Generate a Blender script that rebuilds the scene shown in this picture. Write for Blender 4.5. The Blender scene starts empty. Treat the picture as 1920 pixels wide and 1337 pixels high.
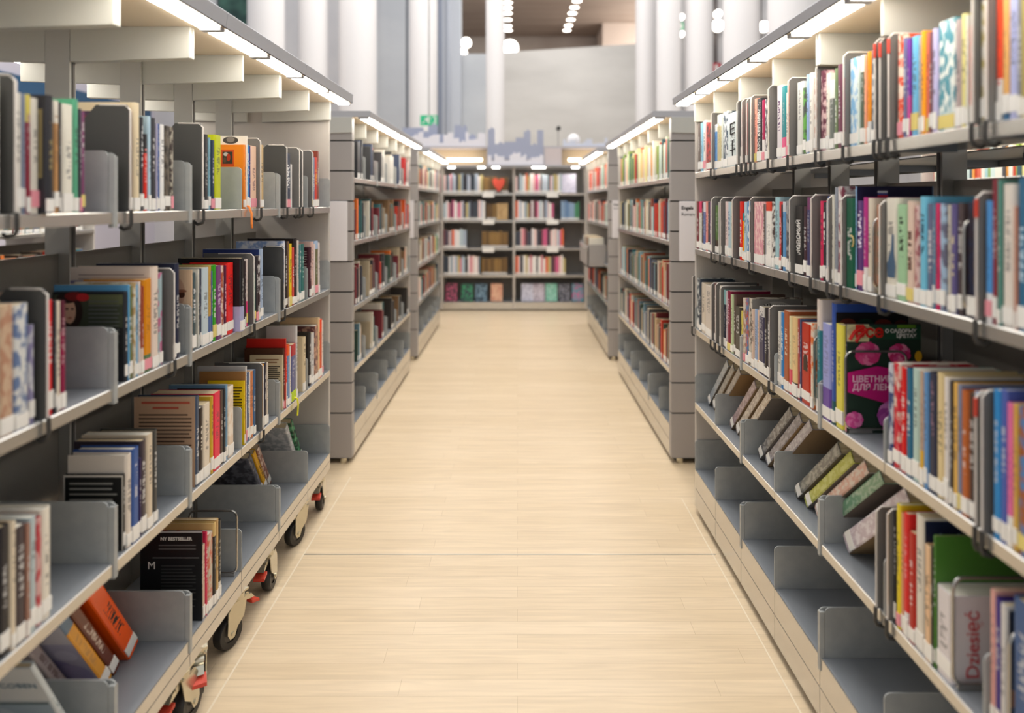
import bpy, bmesh, math, random
from mathutils import Vector, Matrix

# ------------------------------------------------------------------ camera, world, lights, exposure
scene = bpy.context.scene
COL = scene.collection
FPX, VX, VY, CAMH = 1250.0, 970.0, 380.0, 1.42
cam_data = bpy.data.cameras.new('camera')
cam = bpy.data.objects.new('camera', cam_data)
COL.objects.link(cam)
cam.location = (0, 0, CAMH)
cam.rotation_euler = (math.pi / 2, 0, 0)
cam_data.sensor_width = 36.0
cam_data.lens = FPX / 1920 * 36.0
cam_data.shift_x = -(VX - 960) / 1920
cam_data.shift_y = -(668.5 - VY) / 1920
cam_data.clip_start = 0.05
cam_data.dof.use_dof = True
cam_data.dof.focus_distance = 2.3
cam_data.dof.aperture_fstop = 1.45
scene.camera = cam

world = bpy.data.worlds.new('world')
scene.world = world
world.use_nodes = True
wb = world.node_tree.nodes['Background']
wb.inputs['Color'].default_value = (0.93, 0.96, 1.0, 1)
wb.inputs['Strength'].default_value = 0.6

def area_light(name, loc, size, size_y, power, color=(1, .96, .9), rot=(0, 0, 0)):
    l = bpy.data.lights.new(name, 'AREA')
    l.shape = 'RECTANGLE'; l.size = size; l.size_y = size_y; l.energy = power; l.color = color
    o = bpy.data.objects.new(name, l); COL.objects.link(o)
    o.location = loc; o.rotation_euler = rot
    return o
area_light('fill_light', (0, 3.2, 5.6), 1.6, 6.5, 150)  # unseen overhead light, put in for soft shadows
area_light('fill_light', (0, 9.6, 7.2), 9.0, 5.0, 420, (1, .97, .94))  # unseen wide light overhead, added to brighten the columns
area_light('fill_light', (4.2, 16.3, 4.9), 1.6, 3.0, 170, rot=(0, math.pi / 2, 0))  # added side light in place of upper-floor windows, brightens the timber ceiling

scene.view_settings.view_transform = 'Standard'
scene.view_settings.look = 'None'
scene.view_settings.gamma = 1
scene.view_settings.exposure = 0.16
scene.view_settings.use_curve_mapping = False

# ------------------------------------------------------------------ helpers
def s2l(c):
    return c / 12.92 if c <= 0.04045 else ((c + 0.055) / 1.055) ** 2.4
def hexc(h):
    return tuple(s2l(int(h[i:i + 2], 16) / 255) for i in (0, 2, 4)) + (1,)
MATS = {}
def mat(name, col, rough=.5, metal=0.0, spec=.5, coat=0.0, emit=0.0):
    if name in MATS: return MATS[name]
    m = bpy.data.materials.new(name); m.use_nodes = True
    b = m.node_tree.nodes['Principled BSDF']
    c = hexc(col) if isinstance(col, str) else tuple(col) + (1,)
    b.inputs['Base Color'].default_value = c
    b.inputs['Roughness'].default_value = rough
    b.inputs['Metallic'].default_value = metal
    b.inputs['Specular IOR Level'].default_value = spec
    b.inputs['Coat Weight'].default_value = coat
    if emit:
        b.inputs['Emission Color'].default_value = c
        b.inputs['Emission Strength'].default_value = emit
    MATS[name] = m
    return m
def nodes_of(m):
    nt = m.node_tree
    return nt, nt.nodes, nt.links, nt.nodes['Principled BSDF']
def noise_mat(name, c1, c2, scale=(8, 8, 8), rough=.5, lo=.4, hi=.6, detail=3, bump=0, metal=0.0):
    if name in MATS: return MATS[name]
    m = mat(name, c1, rough, metal); nt, N, L, b = nodes_of(m)
    tc = N.new('ShaderNodeTexCoord'); mp = N.new('ShaderNodeMapping'); mp.inputs['Scale'].default_value = scale
    nz = N.new('ShaderNodeTexNoise'); nz.inputs['Scale'].default_value = 1; nz.inputs['Detail'].default_value = detail
    rp = N.new('ShaderNodeValToRGB')
    rp.color_ramp.elements[0].position = lo; rp.color_ramp.elements[1].position = hi
    rp.color_ramp.elements[0].color = hexc(c1); rp.color_ramp.elements[1].color = hexc(c2)
    L.new(tc.outputs['Object'], mp.inputs['Vector']); L.new(mp.outputs[0], nz.inputs['Vector'])
    L.new(nz.outputs['Fac'], rp.inputs['Fac']); L.new(rp.outputs['Color'], b.inputs['Base Color'])
    if bump:
        bp = N.new('ShaderNodeBump'); bp.inputs['Strength'].default_value = bump
        L.new(nz.outputs['Fac'], bp.inputs['Height']); L.new(bp.outputs[0], b.inputs['Normal'])
    return m

def book_mat(c1, style, c2, seed):
    """paper or laminated cover: plain with lettering, mottled picture, or banded"""
    key = 'cover_%s_%s_%s' % (c1, style, c2)
    if key in MATS: return MATS[key]
    m = mat(key, c1, .38, 0, .4); nt, N, L, b = nodes_of(m)
    tc = N.new('ShaderNodeTexCoord')
    sep = N.new('ShaderNodeSeparateXYZ'); L.new(tc.outputs['Generated'], sep.inputs[0])
    def math_node(op, a, v=None, v2=None):
        n = N.new('ShaderNodeMath'); n.operation = op
        for i, x in enumerate((a, v, v2)):
            if x is None: continue
            if isinstance(x, (int, float)): n.inputs[i].default_value = x
            else: L.new(x, n.inputs[i])
        return n.outputs[0]
    lum = sum(w * v for w, v in zip((.3, .6, .1), hexc(c1)[:3]))
    if style == 'P' and c2: ink = hexc(c2)
    else: ink = tuple(.75 * v + .25 * w for v, w in zip(hexc(c1)[:3], ((.02, .02, .03) if lum > .25 else (.9, .88, .85)))) + (1,)
    if style == 'P' and not c2: ink = tuple(.45 * v + .55 * w for v, w in zip(hexc(c1)[:3], ((.03, .03, .04) if lum > .25 else (.85, .83, .8)))) + (1,)
    base = None
    if style == 'M':
        mp = N.new('ShaderNodeMapping'); mp.inputs['Scale'].default_value = (28, 60, 34); mp.inputs['Location'].default_value = (seed, seed * 2.3, seed * .7)
        nz = N.new('ShaderNodeTexNoise'); nz.inputs['Scale'].default_value = 1.3; nz.inputs['Detail'].default_value = 2
        L.new(tc.outputs['Object'], mp.inputs[0]); L.new(mp.outputs[0], nz.inputs['Vector'])
        rp = N.new('ShaderNodeValToRGB'); rp.color_ramp.elements[0].position = .45; rp.color_ramp.elements[1].position = .58
        rp.color_ramp.elements[0].color = hexc(c1); rp.color_ramp.elements[1].color = hexc(c2)
        L.new(nz.outputs['Fac'], rp.inputs[0]); base = rp.outputs[0]
    elif style in 'TB' and c2:
        lim = (.72 + .14 * ((seed * 7.13) % 1)) if style == 'T' else (.18 + .25 * ((seed * 5.77) % 1))
        mx = N.new('ShaderNodeMix'); mx.data_type = 'RGBA'
        f = math_node('GREATER_THAN', sep.outputs[2], lim)
        L.new(f, mx.inputs['Factor'])
        mx.inputs[6].default_value = hexc(c1) if style == 'T' else hexc(c2)
        mx.inputs[7].default_value = hexc(c2) if style == 'T' else hexc(c1)
        base = mx.outputs[2]
    # lettering: broken marks running up the spine
    if style != 'M':
        mp = N.new('ShaderNodeMapping'); mp.inputs['Scale'].default_value = (0, 45, 130); mp.inputs['Location'].default_value = (0, seed * 3.1, seed * 1.7)
        L.new(tc.outputs['Object'], mp.inputs[0])
        nz = N.new('ShaderNodeTexNoise'); nz.inputs['Scale'].default_value = 1; nz.inputs['Detail'].default_value = 1
        L.new(mp.outputs[0], nz.inputs['Vector'])
        ink_f = math_node('GREATER_THAN', nz.outputs['Fac'], .5)
        yy = math_node('ABSOLUTE', math_node('SUBTRACT', sep.outputs[1], .5))
        w = .16 + .14 * ((seed * 3.77) % 1)
        a = math_node('LESS_THAN', yy, w)
        z0 = .28 + .2 * ((seed * 9.1) % 1)
        zz = math_node('MULTIPLY', math_node('GREATER_THAN', sep.outputs[2], z0), math_node('LESS_THAN', sep.outputs[2], z0 + .32 + .15 * ((seed * 2.9) % 1)))
        sp = math_node('LESS_THAN', sep.outputs[0], .012)
        f = math_node('MULTIPLY', math_node('MULTIPLY', ink_f, a), math_node('MULTIPLY', zz, sp))
        mx = N.new('ShaderNodeMix'); mx.data_type = 'RGBA'
        L.new(f, mx.inputs['Factor'])
        if base is None: mx.inputs[6].default_value = hexc(c1)
        else: L.new(base, mx.inputs[6])
        mx.inputs[7].default_value = ink
        base = mx.outputs[2]
    if base is not None: L.new(base, b.inputs['Base Color'])
    return m

class MB:
    """collects shapes for ONE mesh object"""
    def __init__(self):
        self.v = []; self.f = []; self.m = []
    def add(self, vs, fs, mi=0):
        n = len(self.v)
        self.v += [tuple(v) for v in vs]; self.f += [tuple(i + n for i in f) for f in fs]; self.m += [mi] * len(fs)
        return self
    def box(self, x0, x1, y0, y1, z0, z1, mi=0):
        if x0 > x1: x0, x1 = x1, x0
        if y0 > y1: y0, y1 = y1, y0
        v = [(x0, y0, z0), (x1, y0, z0), (x1, y1, z0), (x0, y1, z0), (x0, y0, z1), (x1, y0, z1), (x1, y1, z1), (x0, y1, z1)]
        return self.add(v, [(3, 2, 1, 0), (4, 5, 6, 7), (0, 1, 5, 4), (1, 2, 6, 5), (2, 3, 7, 6), (3, 0, 4, 7)], mi)
    def prism(self, pts, axis, a, b, mi=0):
        """polygon pts (2-D) extruded along axis from a to b"""
        def P(p, t):
            if axis == 'x': return (t, p[0], p[1])
            if axis == 'y': return (p[0], t, p[1])
            return (p[0], p[1], t)
        n = len(pts)
        vs = [P(p, a) for p in pts] + [P(p, b) for p in pts]
        fs = [tuple(range(n))[::-1], tuple(range(n, 2 * n))] + [(i, (i + 1) % n, n + (i + 1) % n, n + i) for i in range(n)]
        return self.add(vs, fs, mi)
    def cyl(self, c, r, h, axis='z', n=24, mi=0, r2=None):
        r2 = r if r2 is None else r2
        vs = []
        for k, (t, rr) in enumerate(((-h / 2, r), (h / 2, r2))):
            for i in range(n):
                a = 2 * math.pi * i / n; u, w = rr * math.cos(a), rr * math.sin(a)
                p = (u, w, t) if axis == 'z' else (t, u, w) if axis == 'x' else (u, t, w)
                vs.append((c[0] + p[0], c[1] + p[1], c[2] + p[2]))
        fs = [tuple(range(n))[::-1], tuple(range(n, 2 * n))] + [(i, (i + 1) % n, n + (i + 1) % n, n + i) for i in range(n)]
        return self.add(vs, fs, mi)
    def tube(self, pts, r, n=8, closed=False, mi=0):
        pts = [Vector(p) for p in pts]; N = len(pts); rings = []
        for i, p in enumerate(pts):
            a = pts[(i - 1) % N] if (closed or i > 0) else p
            b = pts[(i + 1) % N] if (closed or i < N - 1) else p
            d = (b - a).normalized()
            u = d.orthogonal().normalized() if i == 0 else (rings_u - d * rings_u.dot(d)).normalized()
            rings_u = u; w = d.cross(u)
            rings.append([p + r * (math.cos(2 * math.pi * k / n) * u + math.sin(2 * math.pi * k / n) * w) for k in range(n)])
        vs = [v for rg in rings for v in rg]; fs = []
        for i in range(N if closed else N - 1):
            j = (i + 1) % N
            for k in range(n):
                fs.append((i * n + k, i * n + (k + 1) % n, j * n + (k + 1) % n, j * n + k))
        if not closed: fs += [tuple(range(n))[::-1], tuple(range((N - 1) * n, N * n))]
        return self.add(vs, fs, mi)
    def mesh(self, name, mats):
        me = bpy.data.meshes.new(name)
        me.from_pydata(self.v, [], self.f)
        for m in mats: me.materials.append(m)
        if len(mats) > 1: me.polygons.foreach_set('material_index', self.m)
        bm = bmesh.new(); bm.from_mesh(me); bmesh.ops.recalc_face_normals(bm, faces=bm.faces); bm.to_mesh(me); bm.free()
        return me
    def build(self, name, mats, parent=None, local=None):
        if not isinstance(mats, (list, tuple)): mats = [mats]
        o = bpy.data.objects.new(name, self.mesh(name, mats))
        COL.objects.link(o)
        if parent: o.parent = parent
        if local is not None: o.matrix_local = local
        return o
def bevel(o, w=.003, seg=2):
    b = o.modifiers.new('edge', 'BEVEL'); b.width = w; b.segments = seg; b.limit_method = 'ANGLE'
    return o
def smooth(o, ang=40):
    for p in o.data.polygons: p.use_smooth = True
    o.data.set_sharp_from_angle(angle=math.radians(ang))
    return o
def tag(o, label, cat, group=None, kind=None):
    o['label'] = label; o['category'] = cat
    if group: o['group'] = group
    if kind: o['kind'] = kind
    return o
def struct(o):
    o['kind'] = 'structure'; return o
def empty(name, loc=(0, 0, 0)):
    o = bpy.data.objects.new(name, None); COL.objects.link(o); o.location = loc; o.empty_display_size = .1
    return o
def at(x, y, Y):
    """point of the place seen at photo pixel x, y when it stands Y metres down the aisle"""
    return Vector(((x - VX) * Y / FPX, Y, CAMH + (VY - y) * Y / FPX))
def text(name, s, size, m, parent, mw, root_mw, align='LEFT', extrude=.0003, bold=0, sx=1.0):
    c = bpy.data.curves.new(name, 'FONT'); c.body = s; c.size = size; c.extrude = extrude; c.offset = bold
    c.align_x = align; c.resolution_u = 3
    c.materials.append(m)
    f = bpy.data.objects.new(name, c)
    me = bpy.data.meshes.new_from_object(f)
    bpy.data.objects.remove(f)
    o = bpy.data.objects.new(name, me); COL.objects.link(o); o.parent = parent
    o.matrix_local = root_mw.inverted() @ mw @ Matrix.Diagonal((sx, 1, 1, 1))
    return o
def basis(o, x, y):
    x = Vector(x).normalized(); y = Vector(y).normalized(); z = x.cross(y)
    m = Matrix((x, y, z)).transposed().to_4x4(); m.translation = Vector(o)
    return m

# ------------------------------------------------------------------ shared materials
M_LIGHT = noise_mat('painted_steel_light', 'a0a2a1', 'a6a8a6', (30, 30, 30), .42)
M_SHELF = mat('shelf_steel', '868a8f', .30, 0, .5)
M_LIP = mat('shelf_edge_steel', 'cbc7c0', .24, .75)
M_PLINTH = mat('plinth_steel', 'cdc8bf', .26, .7)
M_POST = mat('post_steel', 'b8b6b0', .5)
M_BRACKET = mat('bracket_steel', 'c0bfb7', .45)
M_PANEL = mat('side_panel_steel', 'c4bdb5', .5)
M_SLOT = mat('slot_shadow_gap', '2a2826', .8)
M_CANOPY = mat('canopy_underside', 'e2d3bd', .5)
M_FASCIA = mat('canopy_fascia', 'b4b4b8', .4)
M_STRIP = mat('light_diffuser', 'fffaf0', .4, emit=17.0)
M_CHAR = mat('charcoal_steel', '4b4a48', .5)
M_GREY = mat('dark_grey_steel', '6e6b68', .45)
M_RIM = mat('bookend_edge', 'd8d0c8', .35)
M_RED = mat('red_plastic', 'c8402c', .4)
M_WIRE = mat('steel_wire', 'b0aca6', .25, .9)
M_HOOK = mat('dark_rubber', '3a3836', .5)
M_BACK = mat('back_panel_steel', '8f8b84', .28, .2)
M_CLAD = mat('cladding_laminate', 'a29c98', .5)
M_WHITE = mat('white_paint', 'eeeae6', .5)
M_SIGN = mat('sign_board', 'e4dfe0', .4)
M_INK = mat('black_ink', '1c1a1c', .5)
M_PAGES = noise_mat('paper_pages', 'cbb48c', 'dcc9a4', (4, 400, 4), .8)
M_PAGES2 = noise_mat('paper_pages_white', 'dcd4c2', 'e8e2d4', (4, 400, 4), .8)
M_LABEL = mat('label_paper', 'f2efe9', .5)
M_LABEL_PINK = mat('label_paper_pink', 'ee9aa6', .5)
M_LABEL_YEL = mat('label_paper_yellow', 'e6d27a', .5)
M_TYRE = mat('black_tyre', '24211f', .45)
M_ZINC = mat('zinc_steel', 'cfc8b4', .25, .85)

# ------------------------------------------------------------------ the setting
def floor_mat():
    m = mat('maple_strip_floor', 'dcc7a8', .36, 0, .45); nt, N, L, b = nodes_of(m)
    tc = N.new('ShaderNodeTexCoord')
    br = N.new('ShaderNodeTexBrick')
    br.inputs['Scale'].default_value = 1; br.inputs['Brick Width'].default_value = .93; br.inputs['Row Height'].default_value = .0685
    br.inputs['Mortar Size'].default_value = .0006; br.inputs['Mortar Smooth'].default_value = 0; br.inputs['Bias'].default_value = 0
    br.offset = .37; br.offset_frequency = 2; br.squash = 1.2; br.squash_frequency = 3
    br.inputs['Color1'].default_value = hexc('e0ccae'); br.inputs['Color2'].default_value = hexc('d8c3a3'); br.inputs['Mortar'].default_value = hexc('bda686')
    L.new(tc.outputs['Object'], br.inputs['Vector'])
    mp = N.new('ShaderNodeMapping'); mp.inputs['Scale'].default_value = (1.6, 26, 1)
    L.new(tc.outputs['Object'], mp.inputs[0])
    nz = N.new('ShaderNodeTexNoise'); nz.inputs['Scale'].default_value = 2.2; nz.inputs['Detail'].default_value = 5; nz.inputs['Distortion'].default_value = .8
    L.new(mp.outputs[0], nz.inputs['Vector'])
    rp = N.new('ShaderNodeValToRGB'); rp.color_ramp.elements[0].position = .3; rp.color_ramp.elements[1].position = .75
    rp.color_ramp.elements[0].color = (.88, .86, .84, 1); rp.color_ramp.elements[1].color = (1.04, 1.03, 1.02, 1)
    L.new(nz.outputs['Fac'], rp.inputs[0])
    mx = N.new('ShaderNodeMix'); mx.data_type = 'RGBA'; mx.blend_type = 'MULTIPLY'; mx.inputs['Factor'].default_value = 1
    L.new(br.outputs['Color'], mx.inputs[6]); L.new(rp.outputs[0], mx.inputs[7])
    L.new(mx.outputs[2], b.inputs['Base Color'])
    return m
struct(MB().box(-9, 9, -1.5, 19, -.05, 0).build('floor', floor_mat()))
struct(MB().box(-.86, .80, 2.687, 2.694, 0, .0012).build('trim_1', mat('joint_profile', 'c9c2b6', .3, .6)))
struct(MB().box(-.865, -.859, .6, 3.45, 0, .0008).build('trim_2', mat('joint_line_pale', 'e2d3bb', .4)))
struct(MB().box(.786, .791, .6, 3.2, 0, .0008).build('trim_3', mat('joint_line_pale', 'e2d3bb', .4)))

concrete = noise_mat('cast_concrete', 'cbc8c3', 'dddad5', (.5, .5, 1.6), .7, .35, .65, 6)
conc2 = noise_mat('cast_concrete_blue', 'cdd1d6', 'dadde0', (.6, .6, 1.2), .7, .35, .65, 6)
plaster = noise_mat('white_plaster', 'd9d8da', 'e2e0e0', (1, 1, 1), .6)
# concrete balustrade wall behind the aisle, its top edge rising to one side
a, b_, c, d = at(945, 98, 14), at(1196, 82, 14), at(1196, 330, 14), at(945, 330, 14)
struct(MB().prism([(a.x, a.z), (b_.x, b_.z), (b_.x, 0), (a.x, 0)], 'y', 14, 14.3).build('wall_back', concrete))
a, b_ = at(856, 101, 14.2), at(945, 101, 14.2)
struct(MB().box(a.x, b_.x, 14.2, 14.5, 0, a.z).build('wall_back_left', conc2))
# upper floor behind: timber ceiling and rear wall
struct(MB().box(-2.6, 4.4, 14.6, 18.6, 6.0, 6.3).build('ceiling', noise_mat('timber_ceiling', '8d7d72', '9a8a7e', (.4, 6, 1), .6)))
struct(MB().box(-2.6, 4.4, 18.4, 18.6, 3, 6.0).build('wall_upper', noise_mat('upper_wall', 'b3a79d', 'c2b7ae', (.7, 1, .7), .7)))
struct(MB().box(at(1130, 0, 17).x, 4.4, 17.0, 18.2, 4.4, 6.0).build('wall_upper_right', mat('upper_wall_pale', 'c4b4a8', .7)))
struct(MB().box(-2.6, 4.4, 14.5, 18.4, 3.6, 3.8).build('floor_upper', mat('upper_floor', '9a8e84', .6)))
# white walls to the sides
def xx(px, Y): return (px - VX) * Y / FPX
struct(MB().box(-9, xx(705, 13.6), 13.6, 13.9, 0, 8).build('wall_left', plaster))
struct(MB().box(xx(705, 13.6), xx(768, 13.6), 13.7, 14.0, 0, 8).build('wall_left_concrete', conc2))
struct(MB().box(xx(768, 13.6), xx(862, 13.6), 13.8, 14.1, 0, 8).build('wall_left_inner', mat('blue_grey_wall', 'd3d8e0', .6)))
struct(MB().box(at(1196, 82, 14).x + .004, 9, 14.0, 14.3, 0, 8).build('wall_right', plaster))
struct(MB().box(-7.6, -7.4, -1.5, 13.6, 0, 4.4).build('wall_side', mat('lavender_wall', 'd6d2de', .6)))
struct(MB().box(8.2, 8.4, -1.5, 14, 0, 4.4).build('wall_far_side', plaster))
# tall window with trees outside
leafm = noise_mat('tree_view', '1d2f33', '4f7468', (3, 3, 3), .9, .35, .7, 6)
w = MB(); p0, p1 = at(404, 54, 13.5), at(466, -60, 13.5)
w.box(p0.x, p1.x, 13.56, 13.6, p0.z, p1.z)
wo = struct(w.build('window_1', mat('window_frame', '3a4448', .4)))
struct(MB().box(p0.x + .05, p1.x - .05, 13.545, 13.558, p0.z + .05, p1.z).build('pane', leafm, wo))
struct(MB().box(-7.4, -7.36, 8.2, 13.4, 2.78, 3.3).build('window_2', mat('blue_glazing', '2f5a80', .15)))
# round columns
colm = mat('column_plaster', 'e6e3e2', .55)
def column(px0, px1, Y, m=colm, z1=8):
    x0, x1 = xx(px0, Y), xx(px1, Y)
    return struct(smooth(MB().cyl(((x0 + x1) / 2, Y, z1 / 2), (x1 - x0) / 2, z1, 'z', 32).build('column', m)))
column(911, 946, 12.2)
for p in ((466, 532, 11), (560, 614, 11.6), (636, 706, 11.8), (768, 820, 12.2), (1192, 1232, 12.4), (1231, 1276, 11.6), (1284, 1336, 11.6), (1357, 1424, 11), (1442, 1540, 10.4)):
    column(*p)
def pipe(px, Y, r, m):
    return struct(smooth(MB().cyl((xx(px, Y), Y, 4), r, 8, 'z', 16).build('column', m)))
pipem = mat('service_pipe', '8d95a6', .5)
pipe(825, 13.2, .05, pipem); pipe(840, 13.3, .06, mat('service_pipe_pale', 'b9bfca', .5)); pipe(763, 13.2, .02, mat('joint_dark', '5a5e66', .6))
struct(MB().box(xx(1276, 13.5), xx(1284, 13.5), 13.9, 13.95, 0, 8).build('wall_gap', mat('dark_gap', '6a6462', .7)))
struct(MB().box(xx(1336, 13.5), xx(1357, 13.5), 13.9, 13.95, 0, 8).build('wall_gap', mat('dark_gap', '6a6462', .7)))
struct(MB().box(xx(1424, 13.5), xx(1442, 13.5), 13.9, 13.95, 0, 8).build('wall_gap', mat('dark_gap', '6a6462', .7)))
M_LAMP = mat('lamp_glow', 'fff6ea', .4, emit=9.0)
# recessed downlights in the timber ceiling
for row, pts in (('near', [(951, -8), (952, 4), (952, 14), (952, 24), (952, 36), (952, 48), (953, 56)]), ('far', [(1086, -10), (1082, 1), (1077, 13), (1073, 24), (1070, 36), (1066, 47), (1063, 56)])):
    for i, (px, py) in enumerate(pts):
        Y = FPX * (6.0 - CAMH) / (VY - py); x = xx(px, Y)
        o = MB().cyl((0, 0, 0), .10, .012, 'z', 20).build('ceiling_downlight', M_LAMP)
        o.location = (x, Y, 5.992)
        MB().tube([(.105 * math.cos(t * math.pi / 10), .105 * math.sin(t * math.pi / 10), 0) for t in range(20)], .008, 6, True).build('rim', M_WHITE, o)
        tag(o, 'round recessed downlight in the timber ceiling, row beside the pale column' if row == 'near' else 'round recessed downlight in the timber ceiling, row farther from the pale column', 'ceiling light', 'downlights beside the column' if row == 'near' else 'downlights away from the column')
# small spotlights in the gaps of the right-hand columns and above the concrete wall
for px, py, Y, r, lab in ((868, 98, 14.7, .08, 'bright spotlight at the rail left of the pale column'), (874, 80, 14.8, .10, 'larger bright lamp above the rail, left of the pale column'), (956, 90, 14.7, .17, 'bright round lamp just above the concrete wall beside the column'),
        (1278, 32, 13.81, .05, 'upper small spotlight in the column gap with a green sign'), (1278, 64, 13.81, .05, 'lower small spotlight in the column gap with a green sign'), (1346, 48, 13.81, .11, 'bright lamp in the wider dark gap between columns'), (1346, 26, 13.81, .07, 'small lamp high in the wider dark gap between columns'), (1432, 50, 13.81, .10, 'bright lamp in the gap beside the widest column')):
    p = at(px, py, Y)
    o = smooth(MB().cyl((0, 0, 0), r, .08, 'y', 20).build('spotlight', M_LAMP)); o.location = p
    MB().cyl((0, .06, 0), r * 1.15, .06, 'y', 20).build('housing', M_WHITE, o)
    if Y > 14: MB().cyl((0, .06, (3.8 - p.z) / 2 - r * .5), .015, p.z - 3.8 - r, 'z', 10).build('stem', M_WHITE, o)
    tag(o, lab, 'lamp')

# ------------------------------------------------------------------ bookcases
def plate_profile(x0, x1, z0, z1, r, s, n=5):
    """upright plate outline: front edge at x0 (towards the aisle), back at x1, rounded top front corner"""
    pts = [(x0, z0)]
    for i in range(n + 1):
        a = math.pi / 2 * i / n
        pts.append((x0 + s * r * (1 - math.cos(a)), z1 - r + r * math.sin(a)))
    pts += [(x1, z1), (x1, z0)]
    return pts
def make_caster(root, x, y, top, turn, brake=True, R=.05):
    """swivel caster under the base: fork, wheel, brake pedal"""
    M = Matrix.Translation((x, y, 0)) @ Matrix.Rotation(turn, 4, 'Z')
    L = Matrix.Translation(-root.location) @ M
    fm = MB()
    fm.box(-.024, .024, -.03, .03, top - .006, top)
    fm.cyl((0, 0, top - .014), .026, .016, 'z', 20)
    for s in (-1, 1):
        fm.prism([(-.026, top - .02), (.034, top - .02), (.052, top - .045), (.056, R + .004), (.046, R - .014), (.028, R - .014), (.016, R + .012), (-.012, R + .034)], 'x', s * .021 - .0015, s * .021 + .0015)
    fm.box(-.0225, .0225, -.022, .03, top - .024, top - .018)
    fm.cyl((0, .035, R), .007, .052, 'x', 12)
    c = smooth(fm.build('caster', M_ZINC, root, L))
    wm = MB()
    prof = [(R * .55, -.015), (R * .9, -.016), (R * .985, -.011), (R, 0), (R * .985, .011), (R * .9, .016), (R * .55, .015)]
    n = 32; vs = []; fs = []
    for i in range(n):
        a = 2 * math.pi * i / n
        for r, t in prof: vs.append((t, .035 + r * math.cos(a), R + r * math.sin(a)))
    k = len(prof)
    for i in range(n):
        for j in range(k - 1): fs.append((i * k + j, i * k + j + 1, ((i + 1) % n) * k + j + 1, ((i + 1) % n) * k + j))
    wm.add(vs, fs)
    wm.cyl((0, .035, R), R * .57, .022, 'x', 24, 1)
    wm.cyl((0, .035, R), R * .2, .03, 'x', 16, 1)
    smooth(wm.build('wheel', [M_TYRE, mat('wheel_core', '57524c', .5)], c))
    if brake:
        bm_ = MB()
        bm_.prism([(-.02, top - .03), (-.052, top - .034), (-.066, top - .052), (-.05, top - .05), (-.02, top - .042)], 'x', -.013, .013, 0)
        bm_.prism([(-.05, top - .056), (-.082, top - .066), (-.084, top - .075), (-.05, top - .066)], 'x', -.019, .019, 1)
        bm_.cyl((0, -.03, top - .03), .011, .03, 'x', 12, 0)
        bm_.build('brake_pedal', [M_ZINC, M_RED], c)
    return c

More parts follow.
